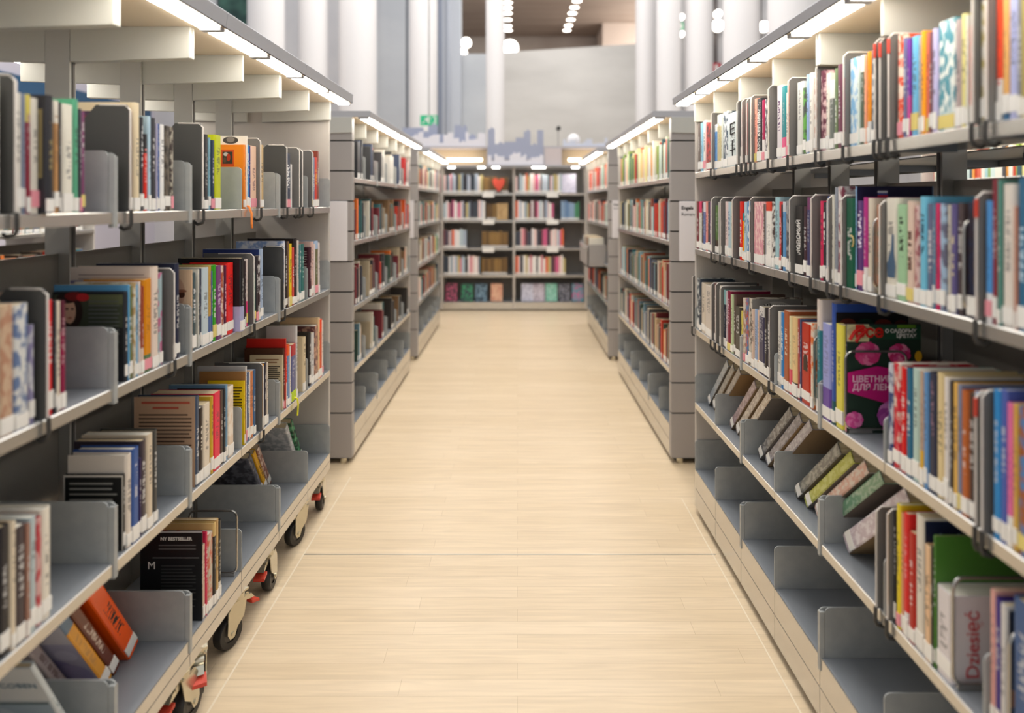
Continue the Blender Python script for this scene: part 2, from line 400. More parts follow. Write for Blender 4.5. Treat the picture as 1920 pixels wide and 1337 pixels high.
def bookcase(name, label, s, xf, xc, y0, end, bay, n, tops, base, double, dividers, brx, canopy, wheels=False, slats=False, group=None, sides=(1,), open_top=True, cat='bookcase', sign=None):
    """double-sided shelving row. s=-1 row left of the aisle, +1 right of it; xf lateral of the shelf edge, xc lateral of the centre line"""
    X0 = s * xc
    root = empty(name, (X0, (y0 + end) / 2, 0)); tag(root, label, cat, group)
    ox, oy = X0, (y0 + end) / 2
    def put(mb, nm, m): 
        mb.v = [(v[0] - ox, v[1] - oy, v[2]) for v in mb.v]
        return mb.build(nm, m, root)
    btop, bbot, floor_gap = base
    ctop, cbot, cx = canopy
    hw = xc - xf
    bnd = [end - k * bay for k in range(n + 1)]
    # end panels of steel
    for ye, d in ((end, 1), (bnd[-1], -1)):
        if slats and d < 0: continue
        e = put(MB().box(s * (xf + .004), s * (2 * xc - xf - .004), ye, ye + d * .018, bbot, cbot), 'end_panel', M_PANEL); bevel(e, .004)
    # posts
    for k in range(n + 1):
        y = bnd[k]
        pm = MB().box(X0 - .033, X0 + .033, y - .013, y + .013, bbot, cbot)
        for q in (-1, 1): pm.box(X0 + q * .033, X0 + q * .037, y - .004, y + .004, bbot, cbot, 1)
        if 0 < k < n: put(pm, 'post', [M_POST, M_GREY])
    sidelist = [1, -1]
    for side in sidelist:
        # side 1 faces our aisle, -1 the far aisle
        F = lambda t: X0 - s * side * (hw - t)          # t metres in from the shelf edge
        dirn = s * side
        for k in range(n):
            ya, yb = bnd[k + 1] + .0012, bnd[k] - .0012
            for z in tops:
                mb = MB().box(F(.0036), F(hw - .04), ya, yb, z - .004, z, 0)
                mb.prism([(F(0), z - .026), (F(0), z - .002), (F(.002), z), (F(.0035), z), (F(.0035), z - .026)], 'y', ya, yb, 1)
                mb.box(F(.0036), F(.16), ya, ya + .003, z - .026, z - .004); mb.box(F(.0036), F(.16), yb - .003, yb, z - .026, z - .004)
                put(mb, 'shelf', [M_SHELF, M_LIP])
            # base tray with plinth front
            mb = MB().box(F(.004), F(hw - .04), ya, yb, btop - .004, btop, 0)
            mid = btop - (btop - bbot) * .5
            mb.box(F(0), F(.0035), ya, yb, mid + .0015, btop, 1)
            mb.box(F(.0), F(.0035), ya, yb, bbot, mid - .0015, 1)
            mb.box(F(.003), F(.006), ya, yb, mid - .0015, mid + .0015, 2)
            mb.box(F(.0036), F(hw - .04), ya, yb, bbot, bbot + .004, 0)
            put(mb, 'base_tray', [M_SHELF, M_PLINTH, M_SLOT])
        for ye in (bnd[-1] - .003, end + .026):
            put(MB().box(F(-cx - .002), F(hw), ye, ye + .005, cbot, ctop), 'canopy', M_FASCIA)
        # brackets under the canopy
        for k in range(n + 1):
            y = bnd[k]; ww = .006
            offs = (-.0075, .0075) if k in double else (0,)
            if k == 0: offs = (-.012,)
            for oo in offs:
                mb = MB().prism([(F(brx), cbot - .085), (F(brx), cbot), (F(hw - .034), cbot), (F(hw - .034), cbot - .095)], 'y', y + oo - ww, y + oo + ww)
                bevel(put(mb, 'canopy_bracket', M_BRACKET), .002)
        # canopy in units of two bays, with strip lights
        for k in range(0, n, 2):
            k2 = min(k + 2, n); ya, yb = bnd[k2] + .001, bnd[k] - .001 + (.03 if k == 0 else 0)
            mb = MB().box(F(-cx), F(hw), ya, yb, cbot, cbot + .006, 0)
            mb.prism([(F(-cx), cbot), (F(-cx - .004), ctop - .004), (F(-cx), ctop), (F(hw), ctop), (F(hw), ctop - .006), (F(-cx + .006), ctop - .006), (F(-cx + .006), cbot)], 'y', ya, yb, 1)
            put(mb, 'canopy', [M_CANOPY, M_FASCIA])
            for q in range(k, k2):
                if side == -1 and q > 3: continue
                yc0, yc1 = bnd[q + 1] + .016, bnd[q] - .016 + (.03 if q == 0 else 0)
                st = put(MB().box(F(-cx + .012), F(-cx + .062), yc0, yc1, cbot - .007, cbot - .0005), 'light_strip', M_STRIP)
                for ye in (yc0 - .007, yc1 + .007):
                    mb = MB().box(F(-cx + .010), F(-cx + .066), ye - .0065, ye + .0065, cbot - .010, cbot - .0005)
                    mb.v = [(v[0] - ox, v[1] - oy, v[2]) for v in mb.v]
                    mb.build('end_cap', M_FASCIA, st)
    # steel sheets between the two sides
    for k in range(n):
        ya, yb = bnd[k + 1] + .016, bnd[k] - .016
        zs = [btop] + sorted(tops)
        for i, z in enumerate(zs):
            up = .27 if i < len(zs) - 1 else .0
            if i < len(zs) - 2: up = zs[i + 1] - z - .03
            if up > 0: put(MB().box(X0 - .006, X0 + .006, ya, yb, z - .03, z + up), 'back_panel', M_BACK)
    # dividers
    F = lambda t: X0 - s * (hw - t)
    for z, tall in dividers:
        for k in range(0, n):
            y = bnd[k]
            offs = (-.0048, .0048) if k in double else (0,)
            if k == 0: offs = (-.006,)
            for i, oo in enumerate(offs):
                fx = .004 if oo < 0 and len(offs) > 1 else .0
                mb = MB().prism(plate_profile(F(-.001 + (.012 if (len(offs) > 1 and i == 0) else 0)), F(hw - .05), z + .0005, z + tall - (.004 if i else 0), .014, s), 'y', y + oo - .0016, y + oo + .0016)
                if len(offs) > 1 and i == 1: mb.box(F(-.003), F(.010), y - .006, y + .0064, z - .034, z + tall - .012)
                put(mb, 'shelf_divider', M_LIGHT)
    # foot or wheels
    if wheels:
        pass
    else:
        for y in (bnd[0] - .06, bnd[-1] + .06, (bnd[0] + bnd[-1]) / 2):
            for sd in (-1, 1):
                put(MB().cyl((X0 + sd * (hw - .05), y, bbot / 2), .02, bbot, 'z', 16), 'foot', M_HOOK)
    if slats:
        yn = y0
        mb = MB(); z = bbot; grooves = [1.757 - .1645 * i for i in range(10)]; zz = [bbot] + sorted(g for g in grooves if g > bbot + .05) + [ctop]
        xa, xb = s * (xf - .002), s * (2 * xc - xf + .002)
        mb.box(xa + s * .004, xb - s * .004, yn + .008, yn + .05, bbot, ctop - .004, 1)
        for a_, b2 in zip(zz, zz[1:]):
            mb.box(xa, xb, yn, yn + .05, a_ + .004, b2 - .004, 0)
        put(mb, 'end_cladding', [M_CLAD, M_SLOT])
        for sd in (-1, 1):
            put(MB().cyl((X0 + sd * (hw - .05), yn + .025, bbot / 2), .018, bbot, 'z', 16), 'foot', M_ZINC)
    return root, bnd

LV_FIXED = [.478 + .027, .819 + .026, 1.18 + .03, 1.528 + .03]
left_row, LB = bookcase('bookcase', 'long grey bookcase standing on black casters with red brake pedals', -1, .885, 1.235, .454, 3.15, .337, 8,
    [.630, 1.013, 1.399], (.238, .165, 0), (2, 4, 5), [(.238, .135), (.630, .135), (1.013, .135), (1.399, .135)], -.006, (1.937, 1.893, .098), wheels=True, group=None)
right_row, RB = bookcase('bookcase', 'long grey bookcase of Cyrillic books on a low plinth facing the wheeled one', 1, .815, 1.17, .532, 3.06, .316, 8,
    LV_FIXED, (.197, .032, 0), (2, 4), [(.197, .135), (.505, .128), (.845, .10)], -.006, (1.905, 1.874, .093), group=None)
left_two, LB2 = bookcase('bookcase', 'slat-ended bookcase beyond the wheeled one, beside the left of the aisle', -1, .90, 1.25, 3.62, 5.6, .33, 6,
    LV_FIXED, (.197, .032, 0), (2, 4), [(.197, .135), (.505, .13), (.845, .135), (1.21, .135), (1.558, .135)], -.004, (1.918, 1.885, .10), slats=True)
right_two, RB2 = bookcase('bookcase', 'slat-ended bookcase with the Engels Romans sign beyond the Cyrillic bookcase', 1, .838, 1.19, 3.62, 5.54, .32, 6,
    LV_FIXED, (.197, .032, 0), (2, 4), [(.197, .135)], -.004, (1.918, 1.885, .10), slats=True)
left_three, LB3 = bookcase('bookcase', 'farthest slat-ended bookcase on the wheeled bookcase side of the aisle', -1, .90, 1.25, 6.0, 7.75, .34, 5,
    LV_FIXED, (.197, .032, 0), (2,), [(.197, .135)], -.004, (1.918, 1.885, .10), slats=True)
right_three, RB3 = bookcase('bookcase', 'farthest slat-ended bookcase on the Cyrillic bookcase side of the aisle', 1, .822, 1.175, 6.0, 7.85, .36, 5,
    LV_FIXED, (.197, .032, 0), (2,), [(.197, .135)], -.004, (1.918, 1.885, .10), slats=True)
side_right, SB = bookcase('bookcase', 'bookcase of lit books seen through the gap above the Cyrillic bookcase\'s second shelf', 1, 3.15, 3.5, .4, 5.2, .8, 6,
    LV_FIXED, (.197, .032, 0), (), [], -.004, (1.918, 1.885, .10))
side_left, SLB = bookcase('bookcase', 'next bookcase glimpsed through the wheeled bookcase between its posts', -1, 3.3, 3.65, .4, 5.2, .8, 6,
    LV_FIXED[:3], (.197, .032, 0), (), [], -.004, (1.70, 1.67, .10))

# casters of the wheeled bookcase
for y, turn, brake in ((3.06, .12, True), (2.80, 2.75, False), (2.42, .05, True), (2.16, 2.75, True), (1.80, -.1, True), (1.90, .5, True), (1.2, .3, True), (.7, .4, True)):
    make_caster(left_row, -.911, y, .165, turn, brake)
for y in (3.05, 2.45, 1.8, 1.2, .7):
    make_caster(left_row, -1.56, y, .165, 2.8, False)

# signs on the slatted ends
def end_sign(root, x0, x1, y, z0, z1, lines):
    o = MB().box(x0 - root.location.x, x1 - root.location.x, y - .008 - root.location.y, y - .0005 - root.location.y, z0, z1).build('sign', M_SIGN, root)
    bevel(o, .003)
    if lines:
        for i, (t, sz, b) in enumerate(lines):
            text('lettering', t, sz, M_INK, o, basis((x0 + .012, y - .0085, z1 - .045 - .034 * i), (1, 0, 0), (0, 0, 1)), Matrix.Translation(root.location), bold=b)
end_sign(right_two, .877, 1.18, 3.62, 1.103, 1.428, [('Engels', .026, .0008), ('Romans', .024, 0)])
end_sign(left_two, -1.22, -.921, 3.62, 1.103, 1.428, None)
end_sign(right_three, .852, 1.15, 6.0, 1.10, 1.44, [('Engels', .026, .0008), ('Romans', .024, 0)])
end_sign(left_three, -1.22, -.93, 6.0, 1.10, 1.44, None)

# ------------------------------------------------------------------ the books
# shelf, spine X, near Y, far Y, height, depth, colour, style, second colour, special, label
BOOKS = [
('L1',0.8896,1.1325,1.1437,0.236,0.149,'e0dcd4','P','','',''),
('L1',0.8913,1.1795,1.2017,0.217,0.134,'ddd9d0','P','','','white book between white and grey, wheeled top shelf'),
('L1',0.8907,1.2021,1.2069,0.216,0.142,'8f99b0','P','','','slim grey book, top shelf of the wheeled bookcase'),
('L1',0.8883,1.2073,1.2175,0.217,0.148,'8a2438','T','d8c860','','slim maroon, yellow-topped book, top shelf of the wheeled bookcase'),
('L1',0.8882,1.2179,1.2394,0.213,0.143,'dcd6ca','P','','','white book between maroon and black, wheeled top shelf'),
('L1',0.8732,1.2398,1.2576,0.221,0.136,'2c2b30','P','8a7a50','black','thick black book with gilt ornament, top shelf of the wheeled bookcase'),
('L1',0.8885,1.2795,1.2933,0.217,0.145,'c08e58','T','eae2d4','','tan, white-topped book, top shelf of the wheeled bookcase'),
('L1',0.8921,1.2987,1.3050,0.216,0.135,'3b3a3c','P','','','slim black book, top shelf of the wheeled bookcase'),
('L1',0.8891,1.3054,1.3361,0.215,0.150,'eae5d6','P','','','white book between black and sea green, wheeled top shelf'),
('L1',0.8927,1.3431,1.3582,0.230,0.180,'58a884','P','','','sea green book, top shelf of the wheeled bookcase'),
('L1',0.8909,1.3586,1.3646,0.212,0.141,'4a4550','P','','','slim dark grey book, top shelf of the wheeled bookcase'),
('L1',0.8929,1.3650,1.3779,0.209,0.127,'7d3a68','P','','','slim purple book between two dark grey ones, wheeled top shelf'),
('L1',0.8923,1.5296,1.5474,0.231,0.150,'5a3f58','M','8a4048','','dark grey mottled book between purple and cream, wheeled top shelf'),
('L1',0.8887,1.5478,1.5717,0.254,0.185,'ead8b4','P','','','cream book, top shelf of the wheeled bookcase'),
('L1',0.8886,1.5728,1.5872,0.223,0.145,'303136','P','c0c0c0','','black book between cream and red, wheeled top shelf'),
('L1',0.8921,1.5934,1.6105,0.185,0.116,'e02c16','T','28262a','','red, black-topped book, top shelf of the wheeled bookcase'),
('L1',0.8909,1.6109,1.6229,0.230,0.160,'b4cedd','P','','','slim pale blue book, top shelf of the wheeled bookcase'),
('L1',0.8899,1.6233,1.6429,0.228,0.156,'34343a','P','','','black book between pale blue and light grey, wheeled top shelf'),
('L1',0.8883,1.6433,1.6481,0.215,0.132,'b9b4cc','P','','','slim light grey book, top shelf of the wheeled bookcase'),
('L1',0.8890,1.6494,1.6590,0.216,0.152,'44609c','P','','','slim slate blue book, top shelf of the wheeled bookcase'),
('L1',0.8901,1.6611,1.6846,0.216,0.140,'f0eeea','P','9a9a9a','','white book between slate blue and dark grey, wheeled top shelf'),
('L1',0.8909,1.6861,1.7138,0.216,0.145,'6a6054','M','3a342e','','dark grey mottled book between white and dark grey, wheeled top shelf'),
('L1',0.8895,1.7142,1.7266,0.216,0.156,'4a3f3a','M','b0a898','','slim dark grey mottled book, top shelf of the wheeled bookcase'),
('L1',0.8915,1.8823,1.8985,0.232,0.149,'e2ddd4','P','555555','','white book between dark grey and black, wheeled top shelf'),
('L1',0.8909,1.8989,1.9240,0.216,0.147,'303034','T','303034','','black book between white and light blue, wheeled top shelf'),
('L1',0.8924,1.9272,1.9416,0.209,0.149,'84b0c0','P','','','light blue book, top shelf of the wheeled bookcase'),
('L1',0.8894,1.9420,1.9604,0.203,0.153,'24384f','P','','','navy book, top shelf of the wheeled bookcase'),
('L1',0.8886,1.9608,2.0018,0.221,0.148,'c3ca0c','P','','','lime book, top shelf of the wheeled bookcase'),
('L1',0.8918,2.1764,2.1912,0.210,0.150,'f48a20','P','','orangepic','orange book with a small picture on its cover, top shelf of the wheeled bookcase'),
('L1',0.8888,2.1916,2.1976,0.240,0.150,'f0e6da','P','','whiteback','slim white book between orange and blue, wheeled top shelf'),
('L1',0.8904,2.1980,2.2167,0.212,0.129,'3490c8','P','','','blue book, top shelf of the wheeled bookcase'),
('L1',0.8913,2.2189,2.2287,0.209,0.151,'34348a','P','','','slim purple book between blue and peach, wheeled top shelf'),
('L1',0.8909,2.2291,2.2803,0.212,0.156,'f0c8ac','P','b08a80','','thick peach book, top shelf of the wheeled bookcase'),
('L1',0.8896,2.3039,2.3412,0.222,0.157,'c8a874','P','','','tan book, top shelf of the wheeled bookcase'),
('L1',0.8910,2.5665,2.6215,0.213,0.147,'20304a','P','e0e0e0','','thick navy book, top shelf of the wheeled bookcase'),
('L1',0.8903,2.6219,2.6331,0.172,0.129,'e8e4e0','P','','',''),
('L1',0.8927,2.8966,2.9133,0.239,0.161,'6a6468','P','','','dark grey book, top shelf of the wheeled bookcase'),
('L1',0.8913,2.9137,2.9376,0.219,0.134,'7a84a0','P','','','grey book, top shelf of the wheeled bookcase'),
('L1',0.8915,2.9407,2.9702,0.221,0.155,'d83a28','P','f0d040','','red book, top shelf of the wheeled bookcase'),
('L1',0.8930,2.9751,3.0027,0.251,0.175,'8a4030','P','','','brown book, top shelf of the wheeled bookcase'),
('L2',0.8894,1.1092,1.1235,0.240,0.159,'8a9098','P','','',''),
('L2',0.8913,1.1325,1.1470,0.239,0.146,'b8a890','P','','',''),
('L2',0.8903,1.1474,1.1801,0.228,0.144,'cdb094','M','b88a70','','pink mottled book, second shelf of the wheeled bookcase'),
('L2',0.8886,1.1805,1.2134,0.225,0.138,'6a7ea4','M','dcdcd8','','slate blue mottled book, second shelf of the wheeled bookcase'),
('L2',0.8918,1.2186,1.2324,0.182,0.113,'8a84a8','M','d0d0d4','','grey mottled book, second shelf of the wheeled bookcase'),
('L2',0.8892,1.2522,1.2568,0.237,0.157,'d2b09c','P','','','slim pink book, second shelf of the wheeled bookcase'),
('L2',0.8924,1.2620,1.2835,0.220,0.136,'e0282e','P','','','red book, second shelf of the wheeled bookcase'),
('L2',0.8902,1.2839,1.2885,0.217,0.149,'343c44','P','','','slim dark grey book, second shelf of the wheeled bookcase'),
('L2',0.8924,1.2916,1.3038,0.215,0.156,'ddd0be','P','','','slim cream book, second shelf of the wheeled bookcase'),
('L2',0.8923,1.3042,1.3190,0.213,0.138,'8e1444','T','5a1a30','','maroon book between cream and black, wheeled second shelf'),
('L2',0.8901,1.5128,1.5245,0.204,0.165,'24262c','P','','girl','dark book with a red-hatted girl on its cover, second shelf of the wheeled bookcase'),
('L2',0.8898,1.5249,1.5309,0.218,0.170,'5a9cc8','P','','',''),
('L2',0.8924,1.5313,1.5478,0.213,0.159,'66743a','P','','','olive book, second shelf of the wheeled bookcase'),
('L2',0.8888,1.5482,1.5542,0.221,0.140,'e2d8c2','M','c0a070','','slim cream mottled book, second shelf of the wheeled bookcase'),
('L2',0.8892,1.5546,1.5663,0.214,0.137,'86aeca','P','','','slim light blue book, second shelf of the wheeled bookcase'),
('L2',0.8904,1.5685,1.5771,0.220,0.152,'dcccc4','P','','','slim white book between light blue and rust brown, wheeled second shelf'),
('L2',0.8893,1.5775,1.5901,0.208,0.126,'9c4428','B','d8c0b0','','slim rust brown, peach-footed book, second shelf of the wheeled bookcase'),
('L2',0.8901,1.5915,1.6244,0.222,0.146,'dc8c08','B','5a7a50','','orange, olive-footed book, second shelf of the wheeled bookcase'),
('L2',0.8908,1.6267,1.6580,0.249,0.200,'e8d6c8','P','','pinkback','cream book, second shelf of the wheeled bookcase'),
('L2',0.8928,1.6616,1.6803,0.231,0.163,'a4bcc2','M','c06a90','','lavender mottled book, second shelf of the wheeled bookcase'),
('L2',0.8906,1.7228,1.7413,0.232,0.161,'34384a','P','','','navy book between lavender and navy, wheeled second shelf'),
('L2',0.8914,1.7429,1.7618,0.247,0.210,'2c3048','P','','','navy book between navy and peach, wheeled second shelf'),
('L2',0.8883,1.8196,1.8245,0.223,0.075,'d8b898','P','','beigepic','narrow beige book with a brown face on its cover, second shelf of the wheeled bookcase'),
('L2',0.8925,1.8331,1.8547,0.212,0.153,'44585e','P','d8d8d8','','dark grey book, second shelf of the wheeled bookcase'),
('L2',0.8924,1.8655,1.8726,0.220,0.159,'dedacd','P','','','slim white book between dark grey and navy, wheeled second shelf'),
('L2',0.8900,1.8730,1.8793,0.221,0.147,'2c3248','P','','','slim navy book, second shelf of the wheeled bookcase'),
('L2',0.8885,1.8797,1.9218,0.221,0.154,'c2d0d6','P','','','thick light grey book, second shelf of the wheeled bookcase'),
('L2',0.8883,1.9222,1.9370,0.224,0.138,'c89c48','B','5a6fa0','','tan, slate blue-footed book, second shelf of the wheeled bookcase'),
('L2',0.8890,1.9386,1.9469,0.207,0.130,'4a62a0','P','','','slim slate blue book, second shelf of the wheeled bookcase'),
('L2',0.8897,1.9483,1.9722,0.223,0.137,'2f9e10','P','','','green book, second shelf of the wheeled bookcase'),
('L2',0.8880,1.9726,2.0017,0.219,0.137,'7a447a','P','c8a8c8','','purple book, second shelf of the wheeled bookcase'),
('L2',0.8885,2.0028,2.0219,0.217,0.143,'b45a40','M','e8d0c0','','rust brown mottled book, second shelf of the wheeled bookcase'),
('L2',0.8881,2.0223,2.0384,0.215,0.158,'561a3c','P','e0b0c0','','maroon book between rust brown and red, wheeled second shelf'),
('L2',0.8911,2.0451,2.0948,0.219,0.137,'ee2420','P','','','thick red book, second shelf of the wheeled bookcase'),
('L2',0.8700,2.1014,2.1291,0.231,0.200,'1c1c20','B','a8a8cc','','black, lavender-footed book, second shelf of the wheeled bookcase'),
('L2',0.8893,2.1778,2.1874,0.215,0.141,'3a2c30','P','','','slim black book, second shelf of the wheeled bookcase'),
('L2',0.8898,2.1896,2.2018,0.221,0.138,'e2d4cc','B','e0407a','','slim white, crimson-footed book, second shelf of the wheeled bookcase'),
('L2',0.8922,2.2520,2.2760,0.222,0.166,'14906a','T','2a2a2a','','teal, black-topped book, second shelf of the wheeled bookcase'),
('L2',0.8903,2.2764,2.2948,0.223,0.151,'342c32','P','','','black book between teal and dark grey, wheeled second shelf'),
('L2',0.8884,2.2952,2.3059,0.224,0.139,'4a3434','M','e0dcd8','','slim dark grey mottled book, second shelf of the wheeled bookcase'),
('L2',0.8897,2.3101,2.3365,0.245,0.200,'a4b8d2','P','','navyback','lavender book, second shelf of the wheeled bookcase'),
('L2',0.8893,2.5336,2.5576,0.260,0.180,'8ea4cc','M','e0e0e4','','light blue mottled book, second shelf of the wheeled bookcase'),
('L2',0.8921,2.5667,2.5882,0.257,0.163,'2a2226','P','','','black book between light blue and olive, wheeled second shelf'),
('L2',0.8881,2.5886,2.5964,0.256,0.175,'8a6a50','P','','','slim olive book, second shelf of the wheeled bookcase'),
('L2',0.8906,2.6048,2.6363,0.245,0.155,'f0d000','P','8a7a10','','lime book, second shelf of the wheeled bookcase'),
('L2',0.8907,2.6406,2.6656,0.228,0.139,'d0443e','P','','','rust brown book, second shelf of the wheeled bookcase'),
('L2',0.8906,2.6664,2.6972,0.263,0.190,'241e20','P','','','black book between rust brown and white, wheeled second shelf'),
('L2',0.8929,2.7051,2.7280,0.252,0.175,'dcd2c8','P','','','white book between black and teal, wheeled second shelf'),
('L2',0.8915,2.7284,2.7547,0.234,0.151,'44787e','P','','','teal book between white and teal, wheeled second shelf'),
('L2',0.8898,2.7551,2.7859,0.234,0.148,'286c68','P','b0d0c8','','teal book between teal and black, wheeled second shelf'),
('L2',0.8919,2.8703,2.8912,0.214,0.146,'48202c','P','d0b0b0','maroon','black book between teal and peach, wheeled second shelf'),
('L2',0.8919,2.8938,2.9225,0.237,0.155,'dcb8ae','P','','','peach book, second shelf of the wheeled bookcase'),
('L2',0.8891,2.9229,2.9311,0.225,0.162,'e8dcd8','P','','',''),
('L2',0.8929,2.9462,2.9904,0.236,0.171,'66663f','T','a8c0dc','','thick olive, pale blue-topped book, second shelf of the wheeled bookcase'),
('L2',0.8920,2.9908,3.0140,0.226,0.163,'e4d8d4','P','','','white book past a olive one, wheeled second shelf'),
('L3',0.8917,1.1491,1.1722,0.228,0.160,'26242a','P','','','black book before a cream one, wheeled third shelf'),
('L3',0.8891,1.1726,1.1838,0.226,0.154,'e0d0b6','P','','','slim cream book between black and dark grey, wheeled third shelf'),
('L3',0.8898,1.1852,1.2077,0.210,0.128,'463c40','P','','','dark grey book between cream and mauve, wheeled third shelf'),
('L3',0.8881,1.2081,1.2165,0.205,0.132,'a27664','P','','','slim mauve book, third shelf of the wheeled bookcase'),
('L3',0.8893,1.2181,1.2336,0.212,0.150,'b8c6c8','P','','','light grey book between mauve and pink, wheeled third shelf'),
('L3',0.8928,1.2385,1.2525,0.201,0.135,'d8a8a4','M','c0404a','','pink mottled book, third shelf of the wheeled bookcase'),
('L3',0.8927,1.2529,1.2781,0.211,0.159,'e6decf','P','','','white book between pink and black, wheeled third shelf'),
('L3',0.8928,1.5099,1.5193,0.172,0.135,'1a1a1a','P','','blackback','small black book with white back-cover text, third shelf of the wheeled bookcase'),
('L3',0.8898,1.5197,1.5404,0.213,0.135,'e2d6c8','P','','','cream book between black and teal, wheeled third shelf'),
('L3',0.8891,1.5408,1.5699,0.218,0.138,'34589a','P','','','teal book between cream and navy, wheeled third shelf'),
('L3',0.8890,1.5703,1.5766,0.187,0.131,'2e1a58','P','','','slim navy book, third shelf of the wheeled bookcase'),
('L3',0.8925,1.5833,1.6056,0.222,0.161,'463c44','P','','','dark grey book between navy and peach, wheeled third shelf'),
('L3',0.8904,1.6060,1.6316,0.229,0.160,'dac9b0','P','','','peach book between two dark grey ones, wheeled third shelf'),
('L3',0.8920,1.6357,1.6549,0.229,0.142,'464644','P','','','dark grey book between peach and dark grey, wheeled third shelf'),
('L3',0.8913,1.8496,1.8719,0.250,0.172,'3f5068','P','','peach','book with peach back cover full of text, third shelf of the wheeled bookcase'),
('L3',0.8925,1.8752,1.8960,0.210,0.152,'362a26','P','e0d8c8','','black book between dark grey and cream, wheeled third shelf'),
('L3',0.8918,1.8964,1.9371,0.213,0.144,'e4d6c2','P','','','cream book between black and lime, wheeled third shelf'),
('L3',0.8889,1.9375,1.9522,0.225,0.162,'cca62a','P','','','lime book, third shelf of the wheeled bookcase'),
('L3',0.8897,1.9547,2.0004,0.228,0.185,'e81c46','P','','','thick crimson book, third shelf of the wheeled bookcase'),
('L3',0.8920,2.0065,2.0220,0.223,0.166,'56483c','P','','','dark grey book between crimson and black, wheeled third shelf'),
('L3',0.8900,2.0224,2.0365,0.222,0.148,'242428','P','','','black book between dark grey and light blue, wheeled third shelf'),
('L3',0.8927,2.0436,2.0571,0.230,0.175,'78a0be','P','','','light blue book, third shelf of the wheeled bookcase'),
('L3',0.8916,2.0575,2.0980,0.218,0.138,'e6cfb6','M','f0e4d4','','cream mottled book, third shelf of the wheeled bookcase'),
('L3',0.8886,2.1716,2.1764,0.209,0.120,'f0cc10','P','','yellowback','yellow-covered book showing black text, third shelf of the wheeled bookcase'),
('L3',0.8888,2.1777,2.1825,0.237,0.150,'a87844','P','','',''),
('L3',0.8925,2.1927,2.2034,0.250,0.160,'ccc8c4','P','','','slim light grey book, third shelf of the wheeled bookcase'),
('L3',0.8920,2.2038,2.2209,0.227,0.142,'52648a','P','','','slate blue book, third shelf of the wheeled bookcase'),
('L3',0.8921,2.2213,2.2301,0.222,0.166,'e6d6c8','P','','','slim cream book between slate blue and coral, wheeled third shelf'),
('L3',0.8913,2.2305,2.2522,0.222,0.145,'cc7a4a','P','','','coral book, third shelf of the wheeled bookcase'),
('L3',0.8907,2.2526,2.2735,0.222,0.139,'40648e','P','','','teal book between coral and orange, wheeled third shelf'),
('L3',0.8881,2.3188,2.3418,0.224,0.167,'e49c10','P','','','orange book, third shelf of the wheeled bookcase'),
('L3',0.8912,2.3513,2.3727,0.223,0.152,'26263a','P','','','navy book, third shelf of the wheeled bookcase'),
('L3',0.8927,2.3776,2.3924,0.217,0.145,'dacdbd','P','','','cream book between navy and peach, wheeled third shelf'),
('L3',0.8924,2.5353,2.5447,0.209,0.125,'dac8a4','P','','creamback','book with cream text-covered back, third shelf of the wheeled bookcase'),
('L3',0.8921,2.5451,2.5587,0.232,0.150,'563424','P','','','brown book, third shelf of the wheeled bookcase'),
('L3',0.8891,2.5591,2.5651,0.267,0.150,'cc1e12','P','','',''),
('L3',0.8893,2.5655,2.5802,0.238,0.155,'dc2c18','B','e4dcd4','','red, white-footed book, third shelf of the wheeled bookcase'),
('L3',0.8892,2.5811,2.6083,0.236,0.162,'6288b8','T','f06020','','blue, orange-topped book, third shelf of the wheeled bookcase'),
('L3',0.8893,2.6097,2.6240,0.225,0.150,'e2dad2','P','','','white book between blue and slate blue, wheeled third shelf'),
('L3',0.8887,2.6244,2.6777,0.227,0.167,'52588a','T','b81428','limetag','slate blue and red book with a lime tag at its foot, wheeled bookcase'),
('L3',0.8898,2.6834,2.7021,0.292,0.120,'d2d0ce','P','','','light grey book between slate blue and peach, wheeled third shelf'),
('L3',0.8903,2.7776,2.8085,0.227,0.157,'d8c4a0','P','8a7a60','','peach book between light grey and black, wheeled third shelf'),
('L3',0.8925,2.8668,2.8881,0.231,0.154,'342f2c','P','','','black book between peach and light grey, wheeled third shelf'),
('L3',0.8926,2.8896,2.9333,0.220,0.149,'cccccc','P','','','thick light grey book, third shelf of the wheeled bookcase'),
('L3',0.8907,2.9337,2.9833,0.245,0.166,'664040','M','c89a80','','thick brown mottled book, third shelf of the wheeled bookcase'),
('L3',0.8881,2.9837,3.0006,0.273,0.175,'ecc89a','P','','','peach book between brown and coral, wheeled third shelf'),
('L3',0.8889,3.0049,3.0358,0.262,0.161,'e0582e','T','f84408','','coral, red-topped book, third shelf of the wheeled bookcase'),
('L3',0.8920,3.0478,3.0689,0.249,0.158,'e6ded6','P','','','white book past a coral one, wheeled third shelf'),
('L4',0.8904,1.8830,1.8873,0.253,0.175,'1c1d20','P','','bestseller',"black book with white bestseller back-cover text on the wheeled bookcase's bottom shelf"),
('L4',0.8916,1.8907,1.9059,0.209,0.144,'dac4ae','P','','','peach book, fourth shelf of the wheeled bookcase'),
('L4',0.8896,1.9063,1.9164,0.237,0.161,'d0204e','P','','','slim crimson book, fourth shelf of the wheeled bookcase'),
('L4',0.8908,1.9196,1.9536,0.222,0.160,'c6baa8','M','c86a50','','pale green mottled book, fourth shelf of the wheeled bookcase'),
('L4',0.8885,1.9540,1.9688,0.240,0.164,'2e2824','T','d8b878','','black, tan-topped book, fourth shelf of the wheeled bookcase'),
('L4',0.8892,1.9711,1.9878,0.242,0.157,'c09c64','P','','','tan book, fourth shelf of the wheeled bookcase'),
('L4',0.8919,1.9944,2.0097,0.229,0.156,'24201e','B','e0dcd4','','black, white-footed book, fourth shelf of the wheeled bookcase'),
('R1',0.8203,1.0270,1.0413,0.194,0.140,'d86040','P','','',''),
